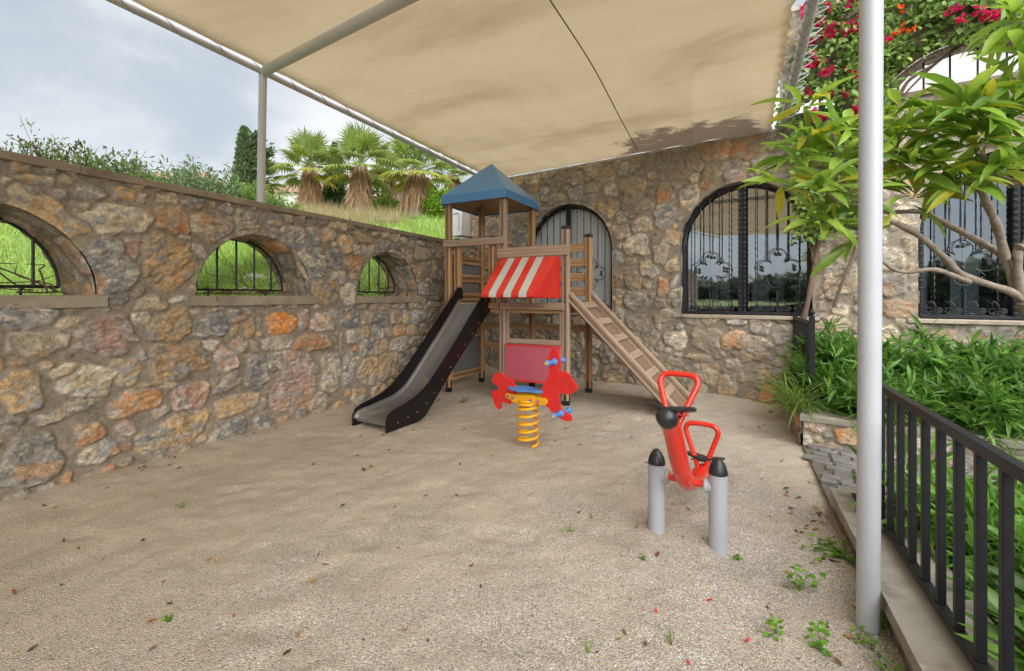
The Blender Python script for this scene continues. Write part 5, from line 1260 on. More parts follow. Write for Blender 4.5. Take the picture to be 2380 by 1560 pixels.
# ------------------------------------------------------------------ palms
def palm(px, py_base, Yd, trunk_h, rr0, crown, seed, label, nf=30, skirt=True):
    rg = np.random.default_rng(seed); base = at(px, py_base, Yd); base.z = min(base.z, float(hill_z(np.array([base.x]), np.array([base.y]))[0])+.6)
    zb = float(hill_z(np.array([base.x]), np.array([base.y]))[0])-.1
    top = Vector((base.x, base.y, base.z+trunk_h)); t = thing('palm_tree', label, 'palm tree', (base.x, base.y, zb), 'fan palms on the grassy bank')
    mb = MB(); mb.tube([Vector((base.x, base.y, zb)), (Vector((base.x, base.y, zb))+top)/2, top], [rr0*1.1, rr0*.8, rr0*.6], n=14); mb.build('trunk', M_bark, t)
    # skirt of dead fronds
    if skirt:
        n = 900; a = rg.random(n)*6.283; h_ = rg.random(n)**.8; 
        r_in = rr0*(.75+.95*(1-h_))*(.8+.3*rg.random(n)); P = np.stack([top.x+np.cos(a)*r_in*.8, top.y+np.sin(a)*r_in*.8, zb+.55+(top.z-zb-.5)*h_], -1)
        D = np.stack([np.cos(a)*(.22+.14*rg.random(n)), np.sin(a)*(.22+.14*rg.random(n)), -np.ones(n)], -1)+rg.normal(size=(n, 3))*.10
        leaves('dead_skirt', P, D, rdir(rg, n), .55+.35*rg.random(n), .30, cmix(rg, n, (.26, .15, .075), (.56, .39, .22), .25), T_BLADE, M_dry, t)
    P, D, U, Ln, Wd, C = [], [], [], [], [], []; st = MB()
    for f in range(nf):
        q = f/nf; az = f*2.399+rg.random()*.5; el = math.radians(84-118*q+rg.normal()*8)     # young upright, old hanging
        dr = np.array([math.cos(az)*math.cos(el), math.sin(az)*math.cos(el), math.sin(el)]); pl = crown*(.50+.16*rg.random())
        p0 = np.array(top)+np.array([0, 0, .05]); p1 = p0+dr*pl*.6; p2 = p0+dr*pl+np.array([0, 0, -.10*pl*(1-abs(math.sin(el)))*1.5])
        st.tube([p0, p1, p2], [.022, .014, .010], n=4)
        ax = p2-p1; ax /= np.linalg.norm(ax); sd_ = np.cross(ax, (0, 0, 1)); sd_ /= np.linalg.norm(sd_)+1e-9; up = np.cross(sd_, ax)
        nb_ = 24; fr_ = crown*(.44+.08*rg.random())
        yel = max(0, q-.62)*2.4
        cb = np.array((.23, .31, .09))*(1-min(1, yel))+np.array((.50, .48, .05))*min(1, yel)
        if rg.random() < .3: cb = np.array((.30, .40, .09))
        for b_ in range(nb_):
            an = math.radians(-140+280*b_/(nb_-1)); dd = ax*math.cos(an)+sd_*math.sin(an)+up*(.22*math.cos(an*1.2)-.05)
            P.append(p2); D.append(dd); U.append(up+sd_*.4*(1 if b_ % 2 else -1)); ln = fr_*(1-.25*abs(an)/2.4)*(.92+.12*rg.random())
            Ln.append(ln); Wd.append(1); C.append(cb*(.85+.3*rg.random()))
    leaves('fronds', P, D, U, np.array(Ln), np.array(Wd)*1.0, np.array(C), T_PALM, M_leaf, t)
    st.build('frond_stalks', mat('palm_stalk', (.20, .26, .06), .6) if 'palm_stalk' not in MATS else MATS['palm_stalk'], t)
    return t
T_PALM = leaf_tpl([(0, .006, 0), (.35, .055, .0), (.6, .06, -.01), (.82, .025, -.09), (1, .004, -.24)], .35)
palm(722, 478, 21, 1.75, .36, 1.7, 1, 'fan palm with brown dead skirt, first right of the white canopy post', 27)
palm(838, 483, 20, 1.85, .38, 1.75, 2, 'fan palm in the middle of the row, right of the dark conifer', 28)
palm(968, 488, 19, 1.65, .42, 1.7, 3, 'broad fan palm with the thickest pale skirt, left of the blue roof', 28)
palm(905, 484, 25, 1.9, .30, 1.3, 6, 'fan palm further back between the middle and the broad palm', 22)
palm(1052, 488, 23, 1.75, .34, 1.2, 4, 'fan palm half hidden behind the blue play tower roof', 26)
palm(612, 500, 22, 1.7, .34, 1.2, 5, 'low fan palm right behind the white canopy post', 24)
# ------------------------------------------------------------------ conifers and shrubs
def conifer(px, py0, py1, Yd, rad, seed, label, n=5200, lean=None, name='cypress_tree', ca=(.06, .105, .045), cb=(.15, .21, .085), brs=()):
    rg = np.random.default_rng(seed); b = at(px, py0, Yd); t_ = at(px, py1, Yd); zb = float(hill_z(np.array([b.x]), np.array([b.y]))[0])-.2; H_ = t_.z-zb
    T = thing(name, label, 'tree', (b.x, b.y, zb))
    mb = MB(); mb.tube([Vector((b.x, b.y, zb)), Vector((b.x, b.y, zb+H_*.9))], [.14, .03], n=8)
    tips = []
    for (dx, z0, dz, ln) in brs:
        p0 = Vector((b.x, b.y, zb+H_*z0)); p1 = p0+Vector((dx*ln, 0, dz*ln)); mb.tube([p0, (p0+p1)/2+Vector((0, 0, -.1)), p1], [.06, .04, .015], n=6); tips.append((p0, p1))
    mb.build('trunk', M_bark, T)
    h_ = rg.random(n)**.85; a = rg.random(n)*6.283; prof = rad*np.clip(np.minimum((h_+.05)*6, 1)*(1-h_**2.6)**.8, .04, 1)*(.72+.5*fbm(a*1.3, h_*7, 1.2, 3, seed))
    r_ = prof*np.sqrt(rg.random(n)*.6+.4)
    P = np.stack([b.x+np.cos(a)*r_, b.y+np.sin(a)*r_, zb+.2+h_*(H_-.25)], -1); D = np.stack([np.cos(a)*.45, np.sin(a)*.45, np.ones(n)], -1)+rg.normal(size=(n, 3))*.25
    for p0, p1 in tips:
        m = 420; q_ = .25+.75*rg.random(m); c_ = np.array(p0)+(np.array(p1)-np.array(p0))*q_[:, None]+rg.normal(size=(m, 3))*.12; P = np.concatenate([P, c_]); dd = np.array((p1-p0).normalized())+rg.normal(size=(m, 3))*.4; D = np.concatenate([D, dd])
    m = len(P); C = cmix(rg, m, ca, cb, .3)
    leaves('crown', P, D, rdir(rg, m), .16+.12*rg.random(m), .55, C, T_OVAL, M_leaf, T)
conifer(568, 470, 300, 21, .42, 7, 'ragged windswept cypress standing left of the white canopy post', brs=((.5, .68, .86, 1.1), (.25, .6, .97, 1.0), (.85, .60, .45, 1.3), (.80, .48, .3, 1.0)))
conifer(778, 480, 335, 26, .55, 8, 'slim dark cypress between the first two palms', n=3600)
def bush(name, label, c, rx, ry, rz, n, seed, ca, cb, lf=.07, tpl=None, stems=26, twig=None, group=None, cat_='shrub', wd=.55, spiky=0, mt=None, wild=0):
    rg = np.random.default_rng(seed); T = thing(name, label, cat_, c, group); mb = MB(); P, D = [], []
    for i in range(stems):
        a = rg.random()*6.283; rr = math.sqrt(rg.random()); top = Vector((c[0]+math.cos(a)*rr*rx, c[1]+math.sin(a)*rr*ry, c[2]+rz*(1-.5*rr*rr)*(.65+.5*rg.random())))
        base = Vector((c[0]+math.cos(a)*rr*rx*.3, c[1]+math.sin(a)*rr*ry*.3, c[2]-.1)); mid_ = (base+top)/2+Vector(rg.normal(size=3))*.06
        if wild and rg.random() < wild: top = top+Vector((rg.normal()*.25, rg.normal()*.1, .1+.22*rg.random()))
        pth = smooth_path([base, mid_, top], 5); mb.tube(pth, lerp_r(.006, .0022, len(pth)), n=4)
        m = n//stems; q_ = .25+.75*rg.random(m)**.8; k = (q_*(len(pth)-1)).astype(int); c_ = np.array([pth[j] for j in k])
        spread = .035+.16*(1-q_) if spiky else .03+.30*(1-q_)
        off = rg.normal(size=(m, 3))*spread[:, None]*(min(rx, rz)*1.2 if not spiky else .9)
        P.append(c_+off); dd = off/(np.linalg.norm(off, axis=1, keepdims=True)+1e-6)+np.array((0, 0, .35))+rg.normal(size=(m, 3))*.4; D.append(dd)
    P = np.concatenate(P); D = np.concatenate(D); m = len(P); mb.build('stems', twig or M_twig, T)
    leaves('foliage', P, D, np.array([[0, 0, 1.]]*m)+rg.normal(size=(m, 3))*.45, lf*(.6+.8*rg.random(m)), wd, cmix(rg, m, ca, cb, .2), tpl or T_OVAL, mt or M_leaf, T)
    return T
def hb(px, Yd, dz=0): c = at(px, 500, Yd); c.z = float(hill_z(np.array([c.x]), np.array([c.y]))[0])+dz; return c
bush('shrub', 'bright yellow green conifer shrub behind the third palm', hb(1022, 18.5), .7, .6, 1.3, 2600, 40, (.12, .26, .02), (.26, .40, .04), .14, spiky=1)
bush('shrub', 'small bright green shrub between second and third palm', hb(888, 20.5), .8, .6, 1.2, 2200, 41, (.14, .26, .03), (.30, .42, .06), .14, spiky=1)
bush('shrub', 'dark green shrub low behind the first palms', hb(775, 22), 1.6, .8, 1.3, 2600, 42, (.05, .10, .03), (.10, .17, .05), .16)
for i, (px, Yd, rx, rz, nn, ca, cb, lab) in enumerate((
    (120, 4.6, .55, .50, 1500, (.06, .11, .03), (.15, .22, .06), 'sparse thorny shrub with long arching twigs, far left above the wall coping'),
    (215, 5.0, .60, .55, 2200, (.06, .11, .03), (.16, .24, .07), 'leafy shrub over the coping above the left wall opening'),
    (300, 5.5, .60, .55, 2400, (.08, .14, .05), (.17, .25, .09), 'grey green shrub over the coping, left of the roof tiles'),
    (395, 6.4, .70, .60, 2800, (.08, .13, .06), (.15, .22, .10), 'fine leaved shrub in front of the distant red roof'),
    (470, 7.0, .70, .72, 3000, (.07, .12, .055), (.15, .22, .10), 'rounded fine leaved shrub left of the ragged cypress'),
    (545, 7.6, .70, .42, 2600, (.10, .18, .04), (.20, .30, .07), 'low bright shrub at the coping beside the canopy post'),
    (620, 8.2, .6, .25, 1500, (.10, .18, .04), (.22, .30, .08), 'lowest shrub of the hedge, just right of the post'))):
    ptop = {120: 352, 215: 366, 300: 388, 395: 405, 470: 402, 545: 440, 620: 470}[px]
    c = at(px, ptop, Yd); zt = c.z; c.z = zt-rz
    bush('shrub', lab, c, rx*1.1, .5, rz, int(nn*2.0), 50+i, tuple(q*1.55 for q in ca), tuple(q*1.5 for q in cb), .045+.003*i, stems=60, spiky=1, group='shrubs growing behind the garden wall', wild=.25)
tw2 = MB()
rgt = random.Random(4)
o = thing('bramble', 'long bare arching bramble rising above the wall at the far left', 'plant', at(60, 370, 4.2))
for (x0, y0, x1, y1, x2, y2) in ((110, 375, 60, 340, 15, 312), (105, 372, 70, 335, 45, 325), (330, 420, 250, 400, 247, 345), (150, 372, 165, 345, 190, 330), (200, 385, 205, 360, 208, 348)):
    tw2.tube(smooth_path([at(x0, y0, 4.3), at(x1, y1, 4.25), at(x2, y2, 4.3)], 8), lerp_r(.006, .002, 17), n=4)
tw2.build('stems', M_twig, o)
PP = []
for (x0, y0, x1, y1, x2, y2) in ((110, 375, 60, 340, 15, 312), (105, 372, 70, 335, 45, 325), (330, 420, 250, 400, 247, 345), (150, 372, 165, 345, 190, 330)):
    for k in range(26):
        t = k/25; x = (1-t)**2*x0+2*t*(1-t)*x1+t*t*x2; y = (1-t)**2*y0+2*t*(1-t)*y1+t*t*y2; PP.append(at(x+rgt.gauss(0, 3), y+rgt.gauss(0, 3), 4.27))
leaves('foliage', PP, rdir(rng, len(PP)), rdir(rng, len(PP)), .035, .7, cmix(rng, len(PP), (.10, .07, .04), (.12, .20, .05), .2), T_OVAL, M_leaf, o)
# far houses
def far_house(label, px, py, Yd, w_, d_h, h_, roofc, name='house'):
    c = at(px, py, Yd); t = thing(name, label, 'house', c)
    mb = MB(); mb.box(c+EZ*(-h_/2), (w_/2, 0, 0), (0, d_h/2, 0), (0, 0, h_/2)); mb.build('wall', M_wht, t, smooth=False)
    mb = MB(); x, y = w_/2+.4, d_h/2+.4; z = .0
    v = [c+Vector((i*x, j*y, 0)) for i, j in ((-1, -1), (1, -1), (1, 1), (-1, 1))]+[c+Vector((-x*.55, 0, 1.3)), c+Vector((x*.55, 0, 1.3))]
    mb.add(v, [(0, 1, 5, 4), (1, 2, 5), (2, 3, 4, 5), (3, 0, 4), (3, 2, 1, 0)]); mb.build('roof', M_roof, t, smooth=False)
    for i in range(2):
        mb = MB(); mb.box(c+Vector(((i-.5)*w_*.45, -d_h/2-.02, -h_*.35)), (w_*.08, 0, 0), (0, .02, 0), (0, 0, h_*.17)); mb.build('window', M_dark, t, smooth=False)
far_house('distant white house with a low terracotta roof behind the left shrubs', 395, 446, 30, 8, 6, 4, 0)
far_house('distant white house glimpsed between the palms', 915, 436, 34, 5.5, 5, 4.5, 0)
far_house('distant white house low behind the first palm', 700, 466, 36, 5, 5, 4.5, 0)

# ================================================================== DRY VINES ON THE WALL OPENINGS
def wv_(x, y, h_=0.02): s_, z_ = onplane(x, y, (CX+WN[0]*h_, CY+WN[1]*h_), WD); return wallP(s_, h_, z_)
def vine(label, paths, parts_group=None, r=.006, m=None):
    T = thing('dry_vine', label, 'vine', Vector(paths[0][0]), 'bare vines in the wall openings')
    for P in paths:
        p = smooth_path(P, 6); rr = P and lerp_r(r, r*.35, len(p)); mb = MB(); mb.tube(p, rr, n=5); mb.build('stem', m or M_twig, T)
    return T
rgv = random.Random(17)
def tangle(c, h0, n, r, z0=1.49, w_=.55, hmax=.5, lo=False):
    P = []
    for i in range(n):
        x = c+rgv.uniform(-w_, w_); pts = [wallP(x, h0+rgv.uniform(-.08, .08), z0+rgv.uniform(0, .03))]; dx = rgv.uniform(-.35, .35); zz = z0
        for k in range(rgv.randint(4, 8)):
            x += dx*rgv.uniform(.1, .5); dx += rgv.uniform(-.4, .4); zz = max(z0, zz+(rgv.uniform(-.02, .03) if lo else rgv.uniform(.0, .16)))
            x = min(max(x, c-.6), c+.6); zm = z0+math.sqrt(max(0, .62**2-(x-c)**2)); zz = min(zz, zm, z0+hmax)
            pts.append(wallP(x, h0+rgv.uniform(-.05, .05), zz))
        P.append(pts)
    return P
vine('fine reddish bare vine climbing through the middle wall opening', tangle(4.98, -.42, 10, .004, w_=.5, hmax=.62)+tangle(4.98, -.38, 16, .004, lo=True), r=.0042)
vine('thick tangled bare vine in the wall opening nearest the slide', tangle(2.93, -.42, 9, .01, w_=.5, hmax=.5)+tangle(2.93, -.36, 6, .008, lo=True)+[[wallP(2.6, -.3, 1.6), wallP(2.35, -.1, 1.58), wallP(2.22, .03, 1.50), wallP(1.9, .04, 1.49), wallP(1.5, .04, 1.50), wallP(1.2, .05, 1.52)]], r=.008, m=M_vine)
vine('gnarled grey vine lying on the sill of the left wall opening', tangle(7.03, -.40, 12, .014, lo=True, w_=.5)+tangle(6.75, -.38, 8, .01, hmax=.22, w_=.3), r=.008, m=M_vine)
vine('thin red vine hanging down the wall right of the middle opening', [[wv_(812, 505), wv_(820, 535), wv_(812, 560), wv_(822, 590), wv_(812, 625), wv_(795, 645), wv_(762, 670), wallP(4.5, -.1, 1.50), wallP(4.8, -.3, 1.50)],
     [wv_(822, 585), wv_(838, 560), wv_(845, 540)], [wv_(505, 690, .06), wv_(507, 730), wv_(512, 760), wv_(520, 790), wv_(522, 800)]], r=.004)

# ================================================================== BOUGAINVILLEA ON THE HOUSE
def hp3(x, y, off): s_, z_ = onplane(x, y, (CX+HN[0]*off, CY+HN[1]*off), HE); return houseP(s_, off, z_)
bg_ = thing('bougainvillea', 'bougainvillea with magenta and orange bracts climbing over the house wall', 'climbing plant', hp3(1870, 735, .12))
tr_ = [([(1866, 745), (1878, 700), (1893, 620), (1905, 545), (1925, 470), (1945, 400), (1950, 320), (1930, 240), (1925, 180)], .035),
       ([(1925, 470), (1900, 400), (1880, 330), (1868, 280)], .018), ([(1950, 330), (1985, 270), (2010, 200), (2005, 130)], .016),
       ([(1938, 715), (1960, 650), (1985, 590), (1998, 520), (2010, 440), (2030, 350), (2080, 250), (2140, 180), (2200, 130), (2260, 90)], .022),
       ([(2080, 250), (2110, 190), (2170, 150), (2240, 95)], .026), ([(2030, 350), (2060, 300), (2070, 200), (2075, 100)], .014),
       ([(1893, 620), (1940, 590), (1975, 560), (1995, 530)], .009), ([(1900, 690), (1945, 655), (1985, 610)], .008), ([(1905, 640), (1880, 560), (1885, 500)], .008)]
for P, r_ in tr_:
    p = smooth_path([hp3(x, y, .10+.03*math.sin(i*1.7)) for i, (x, y) in enumerate(P)], 6); mb = MB(); mb.tube(p, [a_*(1+.12*math.sin(i*.9)) for i, a_ in enumerate(lerp_r(r_, r_*.45, len(p)))], n=8); mb.build('stem', M_vine, bg_)
rgb = np.random.default_rng(77)
def region(n, fn, xr, yr):
    o_ = []
    while len(o_) < n:
        x = rgb.uniform(*xr); y = rgb.uniform(*yr)
        if rgb.random() < fn(x, y): o_.append((x, y))
    return o_
def dens(x, y):
    k = float(fbm(np.array([x]), np.array([y]), .03, 3, 5)[0]); 
    d = 0
    if x < 2070:
        l = 1905-(y/300)*95
        if x > l-15 and y < 290: d = 1.0 if y < 230 else .55
        if 290 <= y < 560 and x > 1840 and x < 2010: d = .38
    if x >= 2050:
        xa = (x-2240)/200; arch = 100+120*xa*xa
        if y < arch+2 and y < 210: d = .9
        if y >= arch+2 and x < 2085: d = .35 if y < 300 else 0
        if x > 2320: d = .3 if y < 40 else 0
    return max(0, min(1, d*(k-.30)*4.2))
pts = region(6200, dens, (1800, 2400), (-30, 560)); P = []
for x, y in pts: P.append(hp3(x, y, .05+abs(rgb.normal())*.16 + (.12 if x < 2060 and y < 250 else 0)))
m = len(P); D = rdir(rgb, m)+np.array((0, -.3, .1)); 
C = cmix(rgb, m, (.10, .21, .04), (.32, .46, .11), .25)
leaves('foliage', P, D, np.array([HN+(.8,)]*m)+rgb.normal(size=(m, 3))*.6, .055+.045*rgb.random(m), .95, C, T_OVAL, M_leaf, bg_)
tws = MB()
for i in range(80):
    x, y = pts[rgb.integers(len(pts))]; p0 = hp3(x, y, .06); d_ = Vector(rdir(rgb, 1)[0])*.12; tws = MB(); tws.tube([p0, p0+d_+Vector(HN+(0,))*.08, p0+d_*2+Vector(HN+(-.1,))*.12], [.004, .003, .002], n=4); tws.build('twig', M_twig, bg_)
z4 = lambda x, y: (1569+x*.3427, y*.3427)
mg = [(1030,200),(1050,240),(1200,160),(1230,190),(1260,110),(1290,95),(1185,25),(1210,15),(1050,45),(985,410),(960,430),(1280,360),(1290,400),(1215,510),(1225,530),(1240,690),(1250,725),(1215,745),(935,790),(950,750),(910,810),(1230,985),(1200,995),(920,290),(810,605),(1150,640),(1055,615),(880,45),(870,110),(1180,465),(1890,70),(1870,80),(2100,100),(2120,115),(2150,110),(2170,95),(1920,140),(1450,270),(1060,475),(950,80),(1000,150),(990,240),(2050,80),(895,625),(1020,795),(970,170),(1070,215),(1165,215),(940,370),(1000,490),(1090,160),(900,450)]
og = [(1530,45),(1540,180),(1500,235),(1590,205),(1535,210),(1625,200)]
for L_, c1, c2, nm in ((mg, (.55, .010, .075), (.75, .03, .12), 'magenta_bracts'), (og, (.80, .12, .01), (.9, .22, .03), 'orange_bracts')):
    for i, (x, y) in enumerate(L_):
        X, Y = z4(x, y); c = hp3(X, Y, .42); P = []
        for k in range(13 if nm[0] == 'm' else 5): P.append(c+Vector(rgb.normal(size=3))*.018)
        m = len(P); leaves('flower_cluster', P, rdir(rgb, m), rdir(rgb, m), .042+.026*rgb.random(m), 1.1, cmix(rgb, m, c1, c2, .15), T_OVAL, M_flower, bg_)

# ================================================================== FRANGIPANI
fg = thing('frangipani_tree', 'frangipani tree with long glossy leaves and bare grey branches at right', 'tree', (3.75, 2.95, .25))
z3 = lambda x, y: (1510.7+x*.36525, 290.5+y*.36525)
def br(P, r0, r1): 
    p = smooth_path([at(*z3(x, y), Y) for x, y, Y in P], 6); mb = MB(); n = len(p)
    mb.tube(p, [a_*(1+.10*math.sin(i*1.3)+.05*math.sin(i*2.9)) for i, a_ in enumerate(lerp_r(r0, r1, n))], n=12); mb.build('branch', M_bark, fg)
br([(2700, 2350, 3.0), (2620, 1900, 2.95), (2480, 1350, 2.9), (2380, 1120, 2.85)], .050, .038)
br([(2400, 1140, 2.85), (2290, 1060, 2.85), (2000, 960, 2.8), (1860, 830, 2.8), (1690, 690, 2.8), (1480, 590, 2.8), (1340, 545, 2.8), (1200, 490, 2.8), (1115, 400, 2.8)], .024, .011)
br([(2330, 1060, 2.88), (2270, 880, 2.9), (2230, 820, 2.9), (2000, 690, 2.95), (1790, 580, 3.0), (1700, 550, 3.0), (1480, 550, 3.0), (1330, 470, 3.0), (1215, 340, 3.0)], .025, .011)
br([(2260, 850, 2.85), (2210, 650, 2.8), (2130, 470, 2.75), (2095, 370, 2.7), (2110, 290, 2.65), (2080, 150, 2.6)], .026, .012)
br([(2100, 390, 2.72), (2020, 370, 2.72), (1940, 345, 2.72), (1890, 270, 2.7)], .018, .012)
br([(2480, 330, 2.6), (2330, 365, 2.6), (2200, 330, 2.6), (2150, 250, 2.55), (2100, 170, 2.5)], .024, .013)
br([(2480, 290, 2.5), (2300, 215, 2.5), (2170, 190, 2.5)], .018, .012)
br([(2030, 1000, 2.75), (1930, 960, 2.7), (1800, 920, 2.7), (1600, 935, 2.75), (1475, 870, 2.75), (1330, 790, 2.75)], .016, .009)
br([(2390, 1130, 2.85), (2345, 980, 2.85), (2340, 800, 2.83)], .028, .022)
br([(2345, 790, 2.83), (2400, 760, 2.83), (2450, 600, 2.8), (2400, 300, 2.7)], .03, .02)
br([(1480, 560, 3.0), (1360, 430, 3.05), (1200, 290, 3.1), (1060, 265, 3.1), (975, 225, 3.1)], .016, .011)
br([(1330, 660, 2.85), (1230, 655, 2.85), (1165, 640, 2.85)], .010, .008)
br([(1480, 300, 2.9), (1560, 180, 2.85), (1580, 60, 2.8)], .012, .010)
br([(2480, -100, 2.5), (2380, 60, 2.5), (2260, -60, 2.5)], .02, .012)
br([(1170, 270, 3.0), (1170, 120, 2.95), (1160, -40, 2.9)], .012, .009)
cl = [(1847,369,3.1,15,-1),(1916,440,2.8,14,-.2),(1955,375,3.0,16,0),(1934,517,2.85,10,-.6),(1985,572,2.75,8,0),(2197,388,2.7,17,-.5),(2275,334,2.6,15,0),(2080,312,2.8,14,0),(2100,255,2.8,11,0),(2245,245,2.5,14,0),(2345,190,2.5,13,.2),(2385,50,2.4,14,.3),(2268,275,2.5,15,.2),(2367,200,2.4,14,0),(1973,300,2.9,15,.2),(1880,318,3.0,12,-.3),(2135,392,2.75,14,-.6),(2330,250,2.5,14,0),(2180,300,2.7,12,0),(2040,385,2.95,10,0),(1900,505,2.9,7,-.5),(2380,350,2.45,10,.3),(2375,120,2.4,13,.1),(2345,60,2.5,12,0),(2080,372,2.9,9,-.2),(2120,455,2.85,10,-.3),(2230,430,2.6,11,0),(2310,400,2.5,12,0),(1830,430,3.1,10,-.5),(1985,455,2.8,10,0),(1870,250,3.0,8,0),(2085,285,2.8,7,0)]
rgf = np.random.default_rng(33); P, D, U, Ln, C = [], [], [], [], []
for (x, y, Y, nl, bias) in cl:
    tip = np.array(at(x, y, Y))
    for k in range(int(nl*1.15)):
        a = k*2.399+rgf.random()*.4; el = math.radians(rgf.uniform(-35, 50)); d = np.array([math.cos(a)*math.cos(el)+bias*.35, math.sin(a)*math.cos(el)*.9-.25, math.sin(el)-.05])
        P.append(tip+rgf.normal(size=3)*.018); D.append(d); U.append(np.array([0, -.25, 1])+rgf.normal(size=3)*.42); Ln.append(rgf.uniform(.20, .33))
        t = rgf.random(); c = np.array((.17, .35, .04))*(1-t)+np.array((.38, .56, .08))*t
        if rgf.random() < .13: c = np.array((.55, .56, .05))
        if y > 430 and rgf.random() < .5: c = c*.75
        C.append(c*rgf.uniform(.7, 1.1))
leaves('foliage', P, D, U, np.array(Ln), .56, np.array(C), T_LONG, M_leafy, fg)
# ================================================================== PLANTER SHRUBS
def on_planter(t, back): return pc+EH*t+Vector((.437, .8995, 0))*back+EZ*.26
rgs = np.random.default_rng(90)
for i, (t, bk, rx, rz, n_, ca, cb, lab, wd, lf) in enumerate((
    (.50, 1.15, .55, .82, 2300, (.055, .17, .025), (.16, .32, .055), 'lance leaved shrub spilling round the ball topped railing post', .85, .17),
    (1.15, 1.15, .55, .80, 2300, (.055, .17, .025), (.16, .32, .055), 'dense lance leaved shrub just right of the short railing', .85, .17),
    (1.75, 1.05, .50, .74, 2200, (.055, .17, .025), (.16, .32, .055), 'lance leaved shrub directly behind the tall white post', .85, .17),
    (2.3, .95, .50, .72, 2200, (.055, .17, .025), (.16, .32, .055), 'lance leaved shrub right of the white post below the branches', .85, .16),
    (2.9, .85, .50, .66, 2200, (.055, .17, .025), (.16, .32, .055), 'dense shrub in front of the rightmost arched window', .9, .15),
    (3.5, .8, .5, .62, 2100, (.06, .19, .02), (.20, .38, .05), 'brighter green shrub at the right end of the planter', 1.0, .14),
    (.55, .42, .42, .50, 1500, (.05, .16, .02), (.16, .32, .05), 'low leafy shrub at the front of the planter beside the ball topped post', .85, .15),
    (1.3, .40, .42, .48, 1500, (.05, .16, .02), (.16, .32, .05), 'low leafy shrub over the planter capping left of the white post', .85, .15),
    (2.05, .38, .42, .46, 1500, (.05, .17, .02), (.17, .34, .05), 'low leafy shrub over the capping right of the white post', .85, .15),
    (2.75, .36, .42, .46, 1500, (.06, .18, .02), (.18, .36, .05), 'low bright shrub above the capping near the right edge', .9, .14),
    (3.4, .36, .42, .46, 1300, (.08, .22, .02), (.24, .42, .05), 'low yellow green shrub at the right frame edge above the capping', 1.1, .12))):
    bush('shrub', lab, on_planter(t, bk), rx, .55, rz, n_, 100+i, ca, cb, lf, tpl=T_LANCE, stems=44, twig=mat('green_stem', (.12, .2, .05), .7) if 'green_stem' not in MATS else MATS['green_stem'], group='shrubs filling the stone planter', wd=wd, spiky=0, mt=M_leafy)
for i, (t, bk, n_, lab, sc_) in enumerate(((-.02, .25, 150, 'strappy grass like clump hanging over the planter corner', .46), (.05, .95, 130, 'strappy clump against the planter side near the house', .45), (.75, .22, 130, 'strappy arching clump drooping over the capping left of the post', .45), (1.5, .15, 80, 'thin strappy clump hanging down the planter behind the railing', .4))):
    c = on_planter(t, bk); T = thing('strap_plant', lab, 'plant', c, 'strap leaved plants on the planter edge')
    a = rgs.random(n_)*6.283; el = np.radians(rgs.uniform(25, 85, n_)); P = np.stack([c.x+np.cos(a)*.12*rgs.random(n_), c.y+np.sin(a)*.22*rgs.random(n_), c.z+0*a], -1)
    D = np.stack([np.cos(a)*np.cos(el)-.15, np.sin(a)*np.cos(el)-.25, np.sin(el)], -1)
    leaves('foliage', P, D, np.stack([0*a, 0*a, 0*a+1], -1)+rgs.normal(size=(n_, 3))*.1, sc_*(.6+.5*rgs.random(n_)), .55, cmix(rgs, n_, (.08, .19, .03), (.24, .36, .08), .2), T_STRAP, M_leafy, T)
# plants in the bed behind the railing
for i, (u_, v_, n_, rz, lab, lf) in enumerate(((3.3, 1.10, 420, .36, 'young oleander poking through the railing bars onto the kerb', .16), (3.45, 1.5, 480, .40, 'upright green shrub behind the railing near the path', .14), (2.7, 1.25, 520, .36, 'broad leaved green plant in the bed behind the railing', .13), (2.1, 1.20, 520, .36, 'narrow leaved plant low behind the railing at bottom right', .16), (2.9, 1.75, 520, .42, 'green shrub in the bed at the right edge', .14), (1.5, 1.15, 400, .32, 'small green plant at the lower right corner behind the railing', .14), (3.4, 2.0, 400, .35, 'leafy plant beside the cobbled path', .13))):
    bush('bed_plant', lab, uv(u_, v_, .05), .30, .30, rz*1.15, int(n_*1.5), 140+i, (.06, .19, .02), (.20, .40, .06), lf, tpl=T_LANCE, stems=16, twig=MATS['green_stem'], group='plants in the bed behind the railing', wd=1.0, spiky=1, mt=M_leafy, cat_='plant')
sprig = thing('seedling', 'lone leafy sprig growing from the gravel at the foot of the house wall', 'plant', gz(1752, 905))
P0_ = gz(1752, 905)
leaves('foliage', [P0_+EZ*.12]*7, [(math.cos(a), math.sin(a)*.4, .5) for a in (0.1, .7, 1.4, 2.2, 2.9, 3.6, -.5)], [(0, -.6, .6)]*7, .24, .7, cmix(rng, 7, (.10, .25, .03), (.2, .36, .05)), T_LANCE, M_leafy, sprig)
mb = MB(); mb.tube([P0_-EZ*.02, P0_+EZ*.12], [.006, .004], n=5); mb.build('stem', MATS['green_stem'], sprig)

